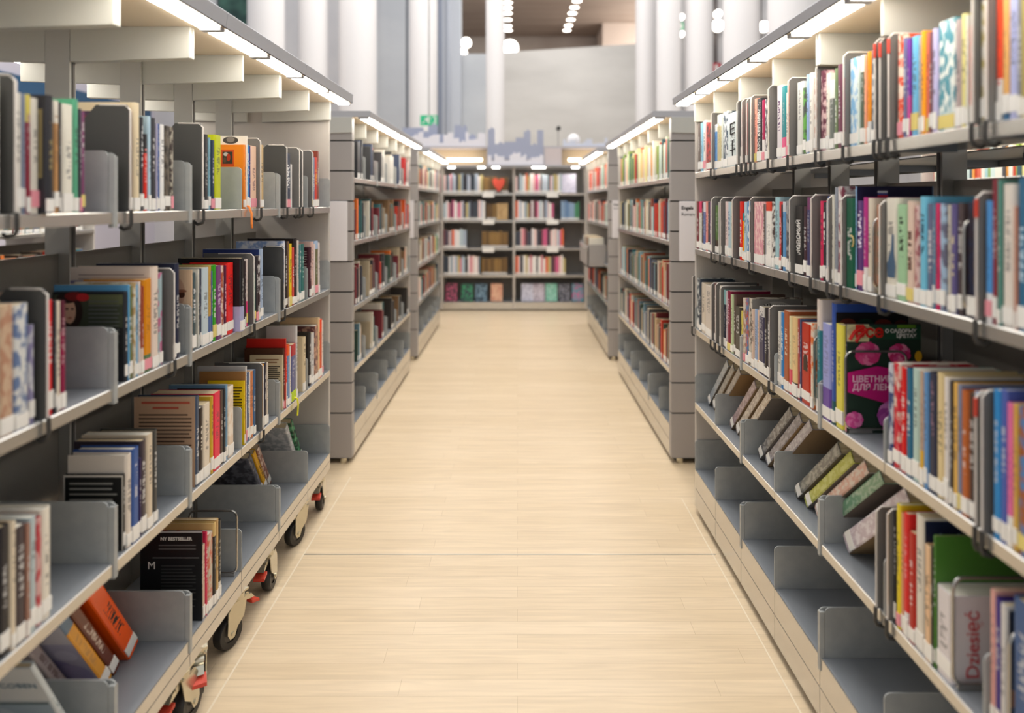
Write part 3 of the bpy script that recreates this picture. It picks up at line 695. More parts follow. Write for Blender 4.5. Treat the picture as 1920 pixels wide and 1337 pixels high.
('R1',0.8221,1.0437,1.0610,0.199,0.134,'4a7aa0','P','','',''),
('R1',0.8206,1.0614,1.0732,0.198,0.135,'e4e0d6','P','','',''),
('R1',0.8201,1.0736,1.0838,0.202,0.143,'b09c50','P','','',''),
('R1',0.8198,1.0842,1.0939,0.197,0.135,'868688','P','','','slim grey book, top shelf of the Cyrillic bookcase'),
('R1',0.8199,1.0946,1.1136,0.206,0.154,'b4b8e0','P','','','lavender book between grey and tan, Cyrillic top shelf'),
('R1',0.8210,1.1154,1.1299,0.207,0.153,'ecb468','B','3a6c94','','tan, teal-footed book, top shelf of the Cyrillic bookcase'),
('R1',0.8222,1.1319,1.1463,0.217,0.139,'f0502e','B','e8e4e0','','coral, white-footed book, top shelf of the Cyrillic bookcase'),
('R1',0.8203,1.1680,1.1811,0.219,0.163,'b8a868','M','e0dcd0','','tan mottled book, top shelf of the Cyrillic bookcase'),
('R1',0.8217,1.2001,1.2106,0.181,0.112,'f84410','P','','','slim red book, top shelf of the Cyrillic bookcase'),
('R1',0.8181,1.2110,1.2170,0.203,0.136,'eaeade','P','','','slim white book between red and peach, Cyrillic top shelf'),
('R1',0.8179,1.2174,1.2294,0.208,0.133,'e8de92','P','','','slim peach book, top shelf of the Cyrillic bookcase'),
('R1',0.8179,1.2298,1.2465,0.202,0.143,'b4a2a0','P','','','light grey book between peach and sea green, Cyrillic top shelf'),
('R1',0.8214,1.2522,1.3031,0.211,0.156,'5098a8','M','f0f4ec','teal','wide white-and-teal speckled book on the top shelf of the Cyrillic bookcase'),
('R1',0.8183,1.3035,1.3159,0.203,0.145,'c4bce0','P','','','slim lavender book, top shelf of the Cyrillic bookcase'),
('R1',0.8208,1.3204,1.3291,0.201,0.125,'7a4a52','P','','','slim brown book, top shelf of the Cyrillic bookcase'),
('R1',0.8219,1.3313,1.3418,0.203,0.153,'e4745a','P','','','slim coral book between brown and orange, Cyrillic top shelf'),
('R1',0.8186,1.3422,1.3531,0.208,0.156,'fcaa18','P','','','slim orange book, top shelf of the Cyrillic bookcase'),
('R1',0.8195,1.3550,1.3626,0.199,0.135,'b2aaa8','P','','','slim light grey book, top shelf of the Cyrillic bookcase'),
('R1',0.8224,1.3679,1.3933,0.206,0.151,'74bee4','P','','','light blue book between light grey and purple, Cyrillic top shelf'),
('R1',0.8183,1.3937,1.4016,0.203,0.136,'7a3c9c','B','c04a90','','slim purple, coral-footed book, top shelf of the Cyrillic bookcase'),
('R1',0.8201,1.4051,1.4191,0.210,0.138,'72749c','P','','','slate blue book between purple and cream, Cyrillic top shelf'),
('R1',0.8185,1.4195,1.4366,0.222,0.145,'f4dec8','M','e85030','','cream mottled book, top shelf of the Cyrillic bookcase'),
('R1',0.8211,1.5191,1.5492,0.214,0.130,'4f5f6c','M','d8dcdc','','dark grey mottled book between cream and orange, Cyrillic top shelf'),
('R1',0.8203,1.5496,1.5654,0.214,0.144,'f89a20','B','e8e4e0','','orange, white-footed book, top shelf of the Cyrillic bookcase'),
('R1',0.8176,1.5658,1.5732,0.208,0.136,'f4b08c','P','','','slim pink book between orange and dark grey, Cyrillic top shelf'),
('R1',0.8206,1.5795,1.5985,0.212,0.145,'586654','T','f0f0ec','','dark grey, white-topped book, top shelf of the Cyrillic bookcase'),
('R1',0.8178,1.5989,1.6049,0.206,0.156,'dceae4','P','','','slim white book between dark grey and light blue, Cyrillic top shelf'),
('R1',0.8214,1.6077,1.6494,0.214,0.160,'86bce4','M','e0ecf0','','light blue mottled book, top shelf of the Cyrillic bookcase'),
('R1',0.8180,1.6666,1.6808,0.207,0.133,'d43464','T','a8c8d0','','crimson, pale blue-topped book, top shelf of the Cyrillic bookcase'),
('R1',0.8177,1.6812,1.7053,0.212,0.153,'7a4458','P','','','purple book, top shelf of the Cyrillic bookcase'),
('R1',0.8189,1.7082,1.7232,0.207,0.129,'768a62','P','','','olive book, top shelf of the Cyrillic bookcase'),
('R1',0.8196,1.7253,1.7539,0.181,0.136,'6b7068','T','f0f0ec','','grey, white-topped book, top shelf of the Cyrillic bookcase'),
('R1',0.8216,1.7587,1.7773,0.204,0.131,'eee6d8','P','','','white book between grey and brown, Cyrillic top shelf'),
('R1',0.8182,1.7777,1.8022,0.216,0.160,'6a3444','M','d8b8b8','','brown mottled book, top shelf of the Cyrillic bookcase'),
('R1',0.8204,1.8274,1.8463,0.217,0.154,'c8a090','M','e8e4dc','','pink mottled book, top shelf of the Cyrillic bookcase'),
('R1',0.8179,1.8467,1.8711,0.223,0.137,'ece8de','P','','','white book between pink and lavender, Cyrillic top shelf'),
('R1',0.8209,1.8785,1.8972,0.224,0.150,'9eb8e4','P','','','lavender book between white and dark grey, Cyrillic top shelf'),
('R1',0.8179,1.8976,1.9117,0.189,0.143,'50544c','M','70b050','','dark grey mottled book between lavender and white, Cyrillic top shelf'),
('R1',0.8207,1.9189,1.9583,0.212,0.153,'dcdcd4','P','','','white book between dark grey and coral, Cyrillic top shelf'),
('R1',0.8179,2.0011,2.0131,0.215,0.157,'f08a58','P','','','slim coral book between two white ones, Cyrillic top shelf'),
('R1',0.8178,2.0136,2.0316,0.195,0.144,'eae2d4','P','','','white book between coral and teal, Cyrillic top shelf'),
('R1',0.8198,2.0371,2.0689,0.220,0.144,'2c8a90','B','e85a8a','','teal, coral-footed book, top shelf of the Cyrillic bookcase'),
('R1',0.8203,2.0709,2.1091,0.228,0.168,'e2dadc','P','6a4a70','','white book between teal and peach, Cyrillic top shelf'),
('R1',0.8188,2.1603,2.1740,0.197,0.122,'ead4a8','P','','','peach book, top shelf of the Cyrillic bookcase'),
('R1',0.8201,2.1781,2.2115,0.203,0.130,'443a42','M','e8e4e0','','dark grey mottled book between peach and crimson, Cyrillic top shelf'),
('R1',0.8180,2.2119,2.2325,0.203,0.127,'b42c58','B','f0e8e4','','crimson, white-footed book, top shelf of the Cyrillic bookcase'),
('R1',0.8178,2.2329,2.2776,0.213,0.135,'2e2e32','P','','mars','black book whose spine reads МАРС КЕПЛЕР in white letters'),
('R1',0.8191,2.2827,2.3066,0.219,0.142,'f4a08c','P','','','pink book, top shelf of the Cyrillic bookcase'),
('R1',0.8213,2.3318,2.3493,0.233,0.151,'eee8de','P','','','white book between pink and coral, Cyrillic top shelf'),
('R1',0.8200,2.3710,2.3992,0.217,0.137,'dc645c','P','','','coral book between white and dark grey, Cyrillic top shelf'),
('R1',0.8192,2.4205,2.4525,0.216,0.131,'464050','B','ece6e0','','dark grey, white-footed book, top shelf of the Cyrillic bookcase'),
('R1',0.8188,2.4714,2.5961,0.204,0.123,'d8e2e0','P','','glyph','wide white book with black brush letters down its spine, top Cyrillic shelf'),
('R1',0.8212,2.6056,2.6623,0.221,0.151,'4c5c6a','M','e0e4e4','','thick dark grey mottled book, top shelf of the Cyrillic bookcase'),
('R1',0.8184,2.6627,2.6781,0.202,0.136,'ccd0c8','P','','','light grey book between dark grey and pale green, Cyrillic top shelf'),
('R1',0.8222,2.6913,2.7465,0.220,0.137,'c6ba8c','T','e8e8e0','','thick pale green, white-topped book, top shelf of the Cyrillic bookcase'),
('R1',0.8216,2.7469,2.7784,0.185,0.124,'6094d0','T','e8ecf0','','blue, white-topped book, top shelf of the Cyrillic bookcase'),
('R1',0.8200,2.8063,2.8860,0.201,0.148,'c8281a','M','241e1e','','thick red mottled book, top shelf of the Cyrillic bookcase'),
('R1',0.8195,2.8864,2.8993,0.210,0.143,'dc8a8a','P','','',''),
('R1',0.8209,2.9057,2.9460,0.221,0.165,'f0eae4','P','','','white book between pink and light blue, Cyrillic top shelf'),
('R1',0.8192,2.9464,2.9848,0.216,0.157,'88c0d8','P','','','light blue book between white and dark grey, Cyrillic top shelf'),
('R1',0.8210,2.9940,3.0317,0.218,0.152,'6a5a50','P','','','dark grey book, top shelf of the Cyrillic bookcase'),
('R2',0.8195,1.0125,1.0306,0.250,0.164,'c8a040','P','','',''),
('R2',0.8178,1.0310,1.0505,0.251,0.158,'4a4a8a','P','','',''),
('R2',0.8179,1.0512,1.0679,0.247,0.175,'d8d4cc','P','','',''),
('R2',0.8188,1.0697,1.0927,0.250,0.158,'32698c','P','b8d0e0','','teal book, second shelf of the Cyrillic bookcase'),
('R2',0.8179,1.0931,1.0980,0.203,0.149,'c48870','P','','','slim tan book, second shelf of the Cyrillic bookcase'),
('R2',0.8219,1.1039,1.1306,0.241,0.169,'e8dfd4','P','','','white book between tan and sea green, Cyrillic second shelf'),
('R2',0.8189,1.1310,1.1384,0.249,0.160,'5a8c80','P','','','slim sea green book, second shelf of the Cyrillic bookcase'),
('R2',0.8190,1.1388,1.1502,0.250,0.168,'8c303c','P','','','slim maroon book, second shelf of the Cyrillic bookcase'),
('R2',0.8183,1.1506,1.1667,0.213,0.143,'5298d8','B','e8e8e8','','blue, white-footed book, second shelf of the Cyrillic bookcase'),
('R2',0.8188,1.1859,1.2151,0.211,0.158,'221828','M','1a2440','darkcover','dark maroon book inside a wire bookend, second Cyrillic shelf'),
('R2',0.8224,1.2329,1.2462,0.209,0.144,'564848','P','','','dark grey book between black and slate blue, Cyrillic second shelf'),
('R2',0.8187,1.2466,1.2603,0.207,0.155,'645a8c','P','d8c8a0','','slate blue book between dark grey and light grey, Cyrillic second shelf'),
('R2',0.8190,1.2612,1.2698,0.205,0.135,'cac2b4','P','','','slim light grey book between slate blue and lavender, Cyrillic second shelf'),
('R2',0.8175,1.2759,1.2924,0.208,0.138,'a4bcd4','M','6a6a80','','lavender mottled book, second shelf of the Cyrillic bookcase'),
('R2',0.8199,1.2965,1.3076,0.208,0.142,'e03068','P','','','slim crimson book, second shelf of the Cyrillic bookcase'),
('R2',0.8185,1.3080,1.3140,0.207,0.141,'6489a2','P','','','slim slate blue book, second shelf of the Cyrillic bookcase'),
('R2',0.8175,1.3144,1.3319,0.208,0.134,'646c88','P','','','slate blue book between slate blue and light blue, Cyrillic second shelf'),
('R2',0.8179,1.3337,1.3575,0.222,0.200,'72c0dc','P','2a5a70','','light blue book, second shelf of the Cyrillic bookcase'),
('R2',0.8195,1.3609,1.3787,0.204,0.124,'a05058','M','e0c0b8','','rust brown mottled book, second shelf of the Cyrillic bookcase'),
('R2',0.8176,1.3791,1.4014,0.213,0.138,'e0c6b4','P','6a4a40','','peach book, second shelf of the Cyrillic bookcase'),
('R2',0.8187,1.4040,1.4396,0.206,0.143,'a2caa0','P','3a4a38','','pale green book, second shelf of the Cyrillic bookcase'),
('R2',0.8201,1.4435,1.4852,0.220,0.157,'e4decf','P','','bottle','white book with a blue bottle shape on its spine, second Cyrillic shelf'),
('R2',0.8208,1.5091,1.5239,0.205,0.147,'bc6010','M','5a5a28','orangecover','brown-orange book inside a wire bookend, second Cyrillic shelf'),
('R2',0.8219,1.5457,1.5656,0.220,0.146,'e0d3c0','P','','','cream book, second shelf of the Cyrillic bookcase'),
('R2',0.8191,1.5660,1.5802,0.222,0.166,'bc3088','B','f0e8e4','','crimson, white-footed book, second shelf of the Cyrillic bookcase'),
('R2',0.8182,1.5806,1.6070,0.214,0.152,'5c3a78','P','e8e0f0','','purple book between crimson and light blue, Cyrillic second shelf'),
('R2',0.8207,1.6112,1.6199,0.249,0.185,'88aed6','P','','navyflag','tall navy book with a small white, blue and red flag on its cover'),
('R2',0.8177,1.6203,1.6611,0.220,0.160,'08583f','P','','green','wide dark green book with a gold curl on its spine, second Cyrillic shelf'),
('R2',0.8220,1.6903,1.7131,0.251,0.174,'e0d8d4','M','8a4050','','white mottled book, second shelf of the Cyrillic bookcase'),
('R2',0.8212,1.7135,1.7268,0.249,0.175,'969ca6','P','','','grey book, second shelf of the Cyrillic bookcase'),
('R2',0.8182,1.7272,1.7350,0.230,0.157,'e4dfd0','P','','','slim white book, second shelf of the Cyrillic bookcase'),
('R2',0.8200,1.7528,1.7626,0.226,0.164,'3656a0','P','','','slim teal book, second shelf of the Cyrillic bookcase'),
('R2',0.8215,1.7664,1.7753,0.209,0.152,'8698ac','P','','','slim grey book between teal and black, Cyrillic second shelf'),
('R2',0.8204,1.7757,1.7910,0.211,0.156,'342e30','P','e8e4e0','','black book between grey and crimson, Cyrillic second shelf'),
('R2',0.8209,1.7927,1.8095,0.214,0.151,'e03060','P','','','crimson book between black and cream, Cyrillic second shelf'),
('R2',0.8186,1.8505,1.8645,0.210,0.127,'dccfc2','B','2a2626','','cream, black-footed book, second shelf of the Cyrillic bookcase'),
('R2',0.8182,1.8649,1.8870,0.224,0.147,'46446e','T','7a3a68','','dark grey, purple-topped book, second shelf of the Cyrillic bookcase'),
('R2',0.8180,1.8874,1.9079,0.199,0.146,'4a3038','P','','','dark grey book between dark grey and black, Cyrillic second shelf'),
('R2',0.8203,1.9138,1.9707,0.200,0.140,'222122','P','','black2','wide black book with tall white spine lettering, second Cyrillic shelf'),
('R2',0.8206,2.0000,2.0210,0.214,0.151,'323438','P','','','black book between black and light grey, Cyrillic second shelf'),
('R2',0.8199,2.0214,2.0372,0.215,0.130,'acacac','M','5a5a60','','light grey mottled book, second shelf of the Cyrillic bookcase'),
('R2',0.8215,2.0418,2.0679,0.213,0.152,'5f98ca','T','d0d4d8','','blue, white-topped book, second shelf of the Cyrillic bookcase'),
('R2',0.8200,2.0683,2.0728,0.203,0.139,'443238','P','','','slim dark grey book between blue and crimson, Cyrillic second shelf'),
('R2',0.8208,2.0755,2.0923,0.213,0.130,'d84240','P','','','crimson book between dark grey and pale blue, Cyrillic second shelf'),
('R2',0.8212,2.0940,2.1276,0.227,0.146,'a0c6ce','P','','','pale blue book between crimson and dark grey, Cyrillic second shelf'),
('R2',0.8179,2.1280,2.1466,0.213,0.137,'544440','M','e0dcd4','','dark grey mottled book between pale blue and white, Cyrillic second shelf'),
('R2',0.8211,2.1559,2.2053,0.213,0.135,'f2eee6','T','e04020','orangepatch','white spine with orange patches and red top, second Cyrillic shelf'),
('R2',0.8212,2.2063,2.2128,0.204,0.154,'8a8a90','P','','',''),
('R2',0.8200,2.2132,2.2227,0.204,0.135,'665448','P','','','slim brown book, second shelf of the Cyrillic bookcase'),
('R2',0.8199,2.2233,2.3131,0.213,0.150,'de96a2','M','f4d0c8','pinkwide','wide pink patterned spine on the second shelf of the Cyrillic bookcase'),
('R2',0.8213,2.3446,2.3633,0.176,0.124,'443c38','P','','','dark grey book between pink and blue, Cyrillic second shelf'),
('R2',0.8207,2.3637,2.3858,0.214,0.132,'5c92c4','M','e4ecf0','','blue mottled book, second shelf of the Cyrillic bookcase'),
('R2',0.8182,2.3862,2.4074,0.213,0.137,'b6ced9','P','','','pale blue book between blue and orange, Cyrillic second shelf'),
('R2',0.8212,2.4168,2.4347,0.172,0.111,'f89c10','T','3a8a90','','orange, teal-topped book, second shelf of the Cyrillic bookcase'),
('R2',0.8203,2.4351,2.4628,0.214,0.130,'e42814','P','f4f0ec','','red book, second shelf of the Cyrillic bookcase'),
('R2',0.8178,2.5137,2.5181,0.171,0.109,'544e4a','P','','',''),
('R2',0.8209,2.5283,2.5493,0.170,0.123,'f0b828','T','e88a5a','','yellow, tan-topped book, second shelf of the Cyrillic bookcase'),
('R2',0.8209,2.5501,2.5685,0.212,0.137,'c9d6c9','P','','','light grey book, second shelf of the Cyrillic bookcase'),
('R2',0.8201,2.5689,2.5971,0.213,0.143,'b6ced8','P','3a6a9a','','pale blue book between light grey and white, Cyrillic second shelf'),
('R2',0.8198,2.5975,2.6330,0.214,0.133,'dfcac6','P','','','white book between pale blue and dark grey, Cyrillic second shelf'),
('R2',0.8220,2.6589,2.6719,0.214,0.136,'504c5a','M','dcd8d4','','dark grey mottled book between white and dark grey, Cyrillic second shelf'),
('R2',0.8224,2.6849,2.7069,0.209,0.156,'463c3a','P','','','dark grey book between dark grey and light grey, Cyrillic second shelf'),
('R2',0.8176,2.7073,2.7133,0.212,0.143,'cac6be','P','','','slim light grey book between dark grey and olive, Cyrillic second shelf'),
('R2',0.8216,2.7284,2.7707,0.199,0.150,'5a7a3e','B','4a3a30','','thick olive, dark grey-footed book, second shelf of the Cyrillic bookcase'),
('R2',0.8197,2.8006,2.8462,0.215,0.138,'8a7488','P','','','thick grey book, second shelf of the Cyrillic bookcase'),
('R2',0.8185,2.8466,2.8668,0.213,0.159,'32343e','P','','','dark grey book between grey and pink, Cyrillic second shelf'),
('R2',0.8186,2.8677,2.9018,0.215,0.148,'e6968a','P','','','pink book, second shelf of the Cyrillic bookcase'),
('R2',0.8182,2.9022,2.9384,0.213,0.146,'5066a0','T','d8d8dc','','slate blue, white-topped book, second shelf of the Cyrillic bookcase'),
('R2',0.8223,2.9540,2.9755,0.212,0.132,'463438','P','','','dark grey book between slate blue and white, Cyrillic second shelf'),
('R2',0.8216,2.9759,3.0191,0.215,0.146,'dcdcd0','T','e03468','','thick white, crimson-topped book, second shelf of the Cyrillic bookcase'),
('R2',0.8219,3.0214,3.0580,0.215,0.152,'7c2832','P','','','maroon book, second shelf of the Cyrillic bookcase'),
('R3',0.8187,1.0201,1.0423,0.275,0.175,'d8d0c4','P','','',''),
('R3',0.8199,1.0446,1.0644,0.276,0.171,'4a6a8c','P','','',''),
('R3',0.8175,1.0648,1.0897,0.243,0.164,'a0561e','M','4a80b8','','rust brown mottled book between slate blue and tan, Cyrillic third shelf'),
('R3',0.8198,1.0934,1.1034,0.242,0.157,'dfb254','P','','','slim tan book between rust brown and pink, Cyrillic third shelf'),
('R3',0.8182,1.1038,1.1153,0.241,0.158,'e874a8','B','f0ece8','','slim pink, white-footed book, third shelf of the Cyrillic bookcase'),
('R3',0.8191,1.1173,1.1301,0.259,0.175,'5466b4','P','','','slim slate blue book, third shelf of the Cyrillic bookcase'),
('R3',0.8175,1.1305,1.1470,0.255,0.175,'338ccc','P','','','blue book between slate blue and lavender, Cyrillic third shelf'),
('R3',0.8181,1.1859,1.1933,0.238,0.175,'a8b4cc','P','','','slim lavender book, third shelf of the Cyrillic bookcase'),
('R3',0.8211,1.1980,1.2127,0.230,0.169,'443430','P','','','dark grey book between lavender and rust brown, Cyrillic third shelf'),
('R3',0.8189,1.2131,1.2315,0.230,0.152,'bf6630','P','','','rust brown book between dark grey and grey, Cyrillic third shelf'),
('R3',0.8195,1.2328,1.2417,0.237,0.175,'8890ac','P','','','slim grey book, third shelf of the Cyrillic bookcase'),
('R3',0.8204,1.2437,1.2561,0.236,0.156,'e8b85c','P','','','slim tan book between grey and black, Cyrillic third shelf'),
('R3',0.8196,1.2565,1.2651,0.237,0.153,'342a28','P','','','slim black book, third shelf of the Cyrillic bookcase'),
('R3',0.8177,1.2655,1.2796,0.240,0.150,'e2dad4','P','','','white book between black and peach, Cyrillic third shelf'),
('R3',0.8217,1.2862,1.3078,0.243,0.158,'e2cc98','P','','','peach book between white and navy, Cyrillic third shelf'),
('R3',0.8222,1.3092,1.3332,0.237,0.152,'33354a','P','8a6a80','','navy book between peach and light blue, Cyrillic third shelf'),
('R3',0.8188,1.3336,1.3442,0.233,0.158,'6698cc','P','','','slim light blue book, third shelf of the Cyrillic bookcase'),
('R3',0.8184,1.3446,1.3581,0.233,0.154,'bda390','B','e0b040','','pink, yellow-footed book, third shelf of the Cyrillic bookcase'),
('R3',0.8223,1.3651,1.3894,0.231,0.169,'b8d0c6','P','','','light grey book between pink and teal, Cyrillic third shelf'),
('R3',0.8216,1.3898,1.4115,0.226,0.157,'28688a','P','','','teal book, third shelf of the Cyrillic bookcase'),
('R3',0.8221,1.4131,1.4302,0.223,0.165,'e21e1e','P','','','red book, third shelf of the Cyrillic bookcase'),
('R3',0.8202,1.4315,1.4565,0.227,0.161,'d01f36','M','e0c8b8','','red mottled book, third shelf of the Cyrillic bookcase'),
('R3',0.8177,1.4569,1.4715,0.222,0.158,'3c4a7c','M','c8ccd4','','purple mottled book, third shelf of the Cyrillic bookcase'),
('R3',0.8213,1.6626,1.6686,0.271,0.185,'3a2a40','P','','flower','book with pink flowers and the title ЦВЕТНИК ДЛЯ ЛЕНИВЫХ'),
('R3',0.8207,1.6807,1.7206,0.264,0.020,'e0d450','P','','yellowflower','yellow book with purple flowers behind the pink flower book'),
('R3',0.8189,1.7210,1.7416,0.313,0.190,'3454a4','B','1f5a60','darkpicture','teal, dark green-footed book, third shelf of the Cyrillic bookcase'),
('R3',0.8177,1.7420,1.7895,0.254,0.175,'989ed6','B','6a4aa0','','thick lavender, purple-footed book, third shelf of the Cyrillic bookcase'),
('R3',0.8199,1.8025,1.8288,0.311,0.175,'2a7a86','T','e0d2c8','','teal, white-topped book, third shelf of the Cyrillic bookcase'),
('R3',0.8190,1.8483,1.8646,0.239,0.169,'ecdfcc','M','e87a3a','','cream mottled book between teal and red, Cyrillic third shelf'),
('R3',0.8224,1.8730,1.9317,0.230,0.148,'bc2c12','P','','redbig','wide brick-red book with a dark arched picture, third Cyrillic shelf'),
('R3',0.8208,1.9321,1.9384,0.236,0.153,'445478','P','','','slim purple book, third shelf of the Cyrillic bookcase'),
('R3',0.8203,1.9388,1.9532,0.235,0.156,'ae4440','P','','','rust brown book between purple and peach, Cyrillic third shelf'),
('R3',0.8183,1.9536,1.9886,0.236,0.149,'e4c48c','B','302a2c','','peach, black-footed book, third shelf of the Cyrillic bookcase'),
('R3',0.8185,1.9898,2.0116,0.233,0.171,'e4d8a8','B','e0586a','','cream, coral-footed book, third shelf of the Cyrillic bookcase'),
('R3',0.8200,2.0166,2.0536,0.244,0.190,'ae5c34','P','e0c8b0','','rust brown book between cream and blue, Cyrillic third shelf'),
('R3',0.8186,2.0540,2.0732,0.235,0.172,'4088c8','P','d8e4f0','','blue book between rust brown and white, Cyrillic third shelf'),
('R3',0.8225,2.0838,2.1075,0.232,0.155,'dcd8ce','P','','','white book between blue and dark grey, Cyrillic third shelf'),
('R3',0.8182,2.1619,2.1842,0.231,0.147,'463c46','P','','','dark grey book between white and black, Cyrillic third shelf'),
('R3',0.8180,2.1846,2.2107,0.227,0.149,'282429','P','','','black book, third shelf of the Cyrillic bookcase'),
('R3',0.8180,2.2116,2.2598,0.225,0.144,'44405a','T','d8d4d0','','thick dark grey, white-topped book, third shelf of the Cyrillic bookcase'),
('R3',0.8188,2.2602,2.2750,0.208,0.144,'e4c6b0','P','','','peach book between dark grey and lavender, Cyrillic third shelf'),
('R3',0.8219,2.2845,2.3114,0.206,0.148,'98aed0','P','','','lavender book, third shelf of the Cyrillic bookcase'),
('R3',0.8196,2.3118,2.3359,0.202,0.134,'d4baa8','P','','','peach book between lavender and light grey, Cyrillic third shelf'),
('R3',0.8201,2.3382,2.3680,0.238,0.180,'cec6b8','M','6a5a50','clock','book with roman clock numerals along its cover, third Cyrillic shelf'),
('R3',0.8194,2.3684,2.3957,0.231,0.151,'b85a50','M','4a80b0','','rust brown mottled book between light grey and cream, Cyrillic third shelf'),
('R3',0.8178,2.3961,2.4200,0.230,0.149,'dccfbf','M','b08a70','','cream mottled book between rust brown and yellow, Cyrillic third shelf'),
('R3',0.8223,2.4342,2.4529,0.177,0.109,'dccc60','P','','','yellow book, third shelf of the Cyrillic bookcase'),
('R3',0.8200,2.4533,2.5105,0.187,0.132,'464238','P','','','thick dark grey book, third shelf of the Cyrillic bookcase'),
('R3',0.8218,2.5169,2.5336,0.227,0.190,'665048','P','','','brown book between dark grey and pale green, Cyrillic third shelf'),
('R3',0.8186,2.5340,2.5627,0.223,0.144,'b8c89c','P','','','pale green book, third shelf of the Cyrillic bookcase'),
('R3',0.8187,2.5641,2.6009,0.233,0.154,'80143a','P','e0c0c8','','maroon book, third shelf of the Cyrillic bookcase'),
('R3',0.8197,2.6050,2.6229,0.228,0.169,'cabac0','P','','','light grey book between maroon and navy, Cyrillic third shelf'),
('R3',0.8217,2.6303,2.6571,0.227,0.166,'262c3c','T','8ab8b8','','navy, light blue-topped book, third shelf of the Cyrillic bookcase'),
('R3',0.8176,2.6742,2.6979,0.239,0.147,'dcd4c6','P','','','white book between navy and brown, Cyrillic third shelf'),
('R3',0.8210,2.7485,2.7815,0.241,0.175,'7a5854','P','','','brown book between white and light grey, Cyrillic third shelf'),
('R3',0.8199,2.8071,2.9090,0.218,0.040,'d4c8bb','P','','K','cream book with a red letter K on its cover, third Cyrillic shelf'),
('R3',0.8204,2.9132,2.9711,0.220,0.120,'d6cab8','P','','','thick cream book, third shelf of the Cyrillic bookcase'),
('R3',0.8175,2.9715,3.0027,0.230,0.153,'323e4c','P','','','navy book between cream and white, Cyrillic third shelf'),
('R3',0.8221,3.0209,3.0535,0.229,0.166,'dadeda','M','3a4450','','white mottled book, third shelf of the Cyrillic bookcase'),
('R3',0.8218,3.0645,3.0780,0.224,0.167,'464678','P','','','purple book, third shelf of the Cyrillic bookcase'),
('R4',0.8187,1.0268,1.0609,0.303,0.175,'c8b090','P','','',''),
('R4',0.8183,1.0613,1.1021,0.267,0.175,'3a5a8a','P','','','teal book, fourth shelf of the Cyrillic bookcase'),
('R4',0.8209,1.1206,1.1344,0.235,0.190,'d8d4d0','P','','navyband','navy book with an orange band and white capitals, fourth Cyrillic shelf'),
('R4',0.8222,1.1370,1.1474,0.237,0.190,'443288','P','','','slim purple book, fourth shelf of the Cyrillic bookcase'),
('R4',0.8211,1.1478,1.1585,0.245,0.190,'e6aaa0','P','','','slim pink book between purple and white, Cyrillic fourth shelf'),
('R4',0.8213,1.2616,1.3073,0.169,0.190,'dcd5d6','P','','redtext','pale book with red handwriting-style title inside a wire bookend, fourth Cyrillic shelf'),
('R4',0.8198,1.3077,1.3137,0.260,0.175,'4a8030','P','','','slim olive book, fourth shelf of the Cyrillic bookcase'),
('R4',0.8177,1.3141,1.3201,0.236,0.169,'34342c','P','','','slim black book between olive and peach, Cyrillic fourth shelf'),
('R4',0.8187,1.3205,1.3433,0.229,0.168,'e6bf96','P','','','peach book, fourth shelf of the Cyrillic bookcase'),
('R4',0.8207,1.3473,1.3756,0.276,0.150,'dcd4c6','P','','navyspeck','white-spined book with speckled navy cover, fourth Cyrillic shelf'),
('R4',0.8190,1.3760,1.3978,0.229,0.120,'b62418','P','','','red book, fourth shelf of the Cyrillic bookcase'),
('R4',0.8181,1.3982,1.4134,0.260,0.168,'e02828','B','e8e4e4','','red, white-footed book, fourth shelf of the Cyrillic bookcase'),
('R4',0.8207,1.4184,1.4261,0.253,0.175,'e4a07c','P','','','slim pink book between red and yellow, Cyrillic fourth shelf'),
('R4',0.8181,1.4265,1.4399,0.266,0.166,'ecd42c','P','','','yellow book, fourth shelf of the Cyrillic bookcase'),
('R4',0.8201,1.4442,1.4539,0.244,0.168,'262426','P','','','slim black book between yellow and tan, Cyrillic fourth shelf'),
('R4',0.8194,1.4687,1.4755,0.233,0.149,'cc9a74','P','','','slim tan book, fourth shelf of the Cyrillic bookcase'),
]
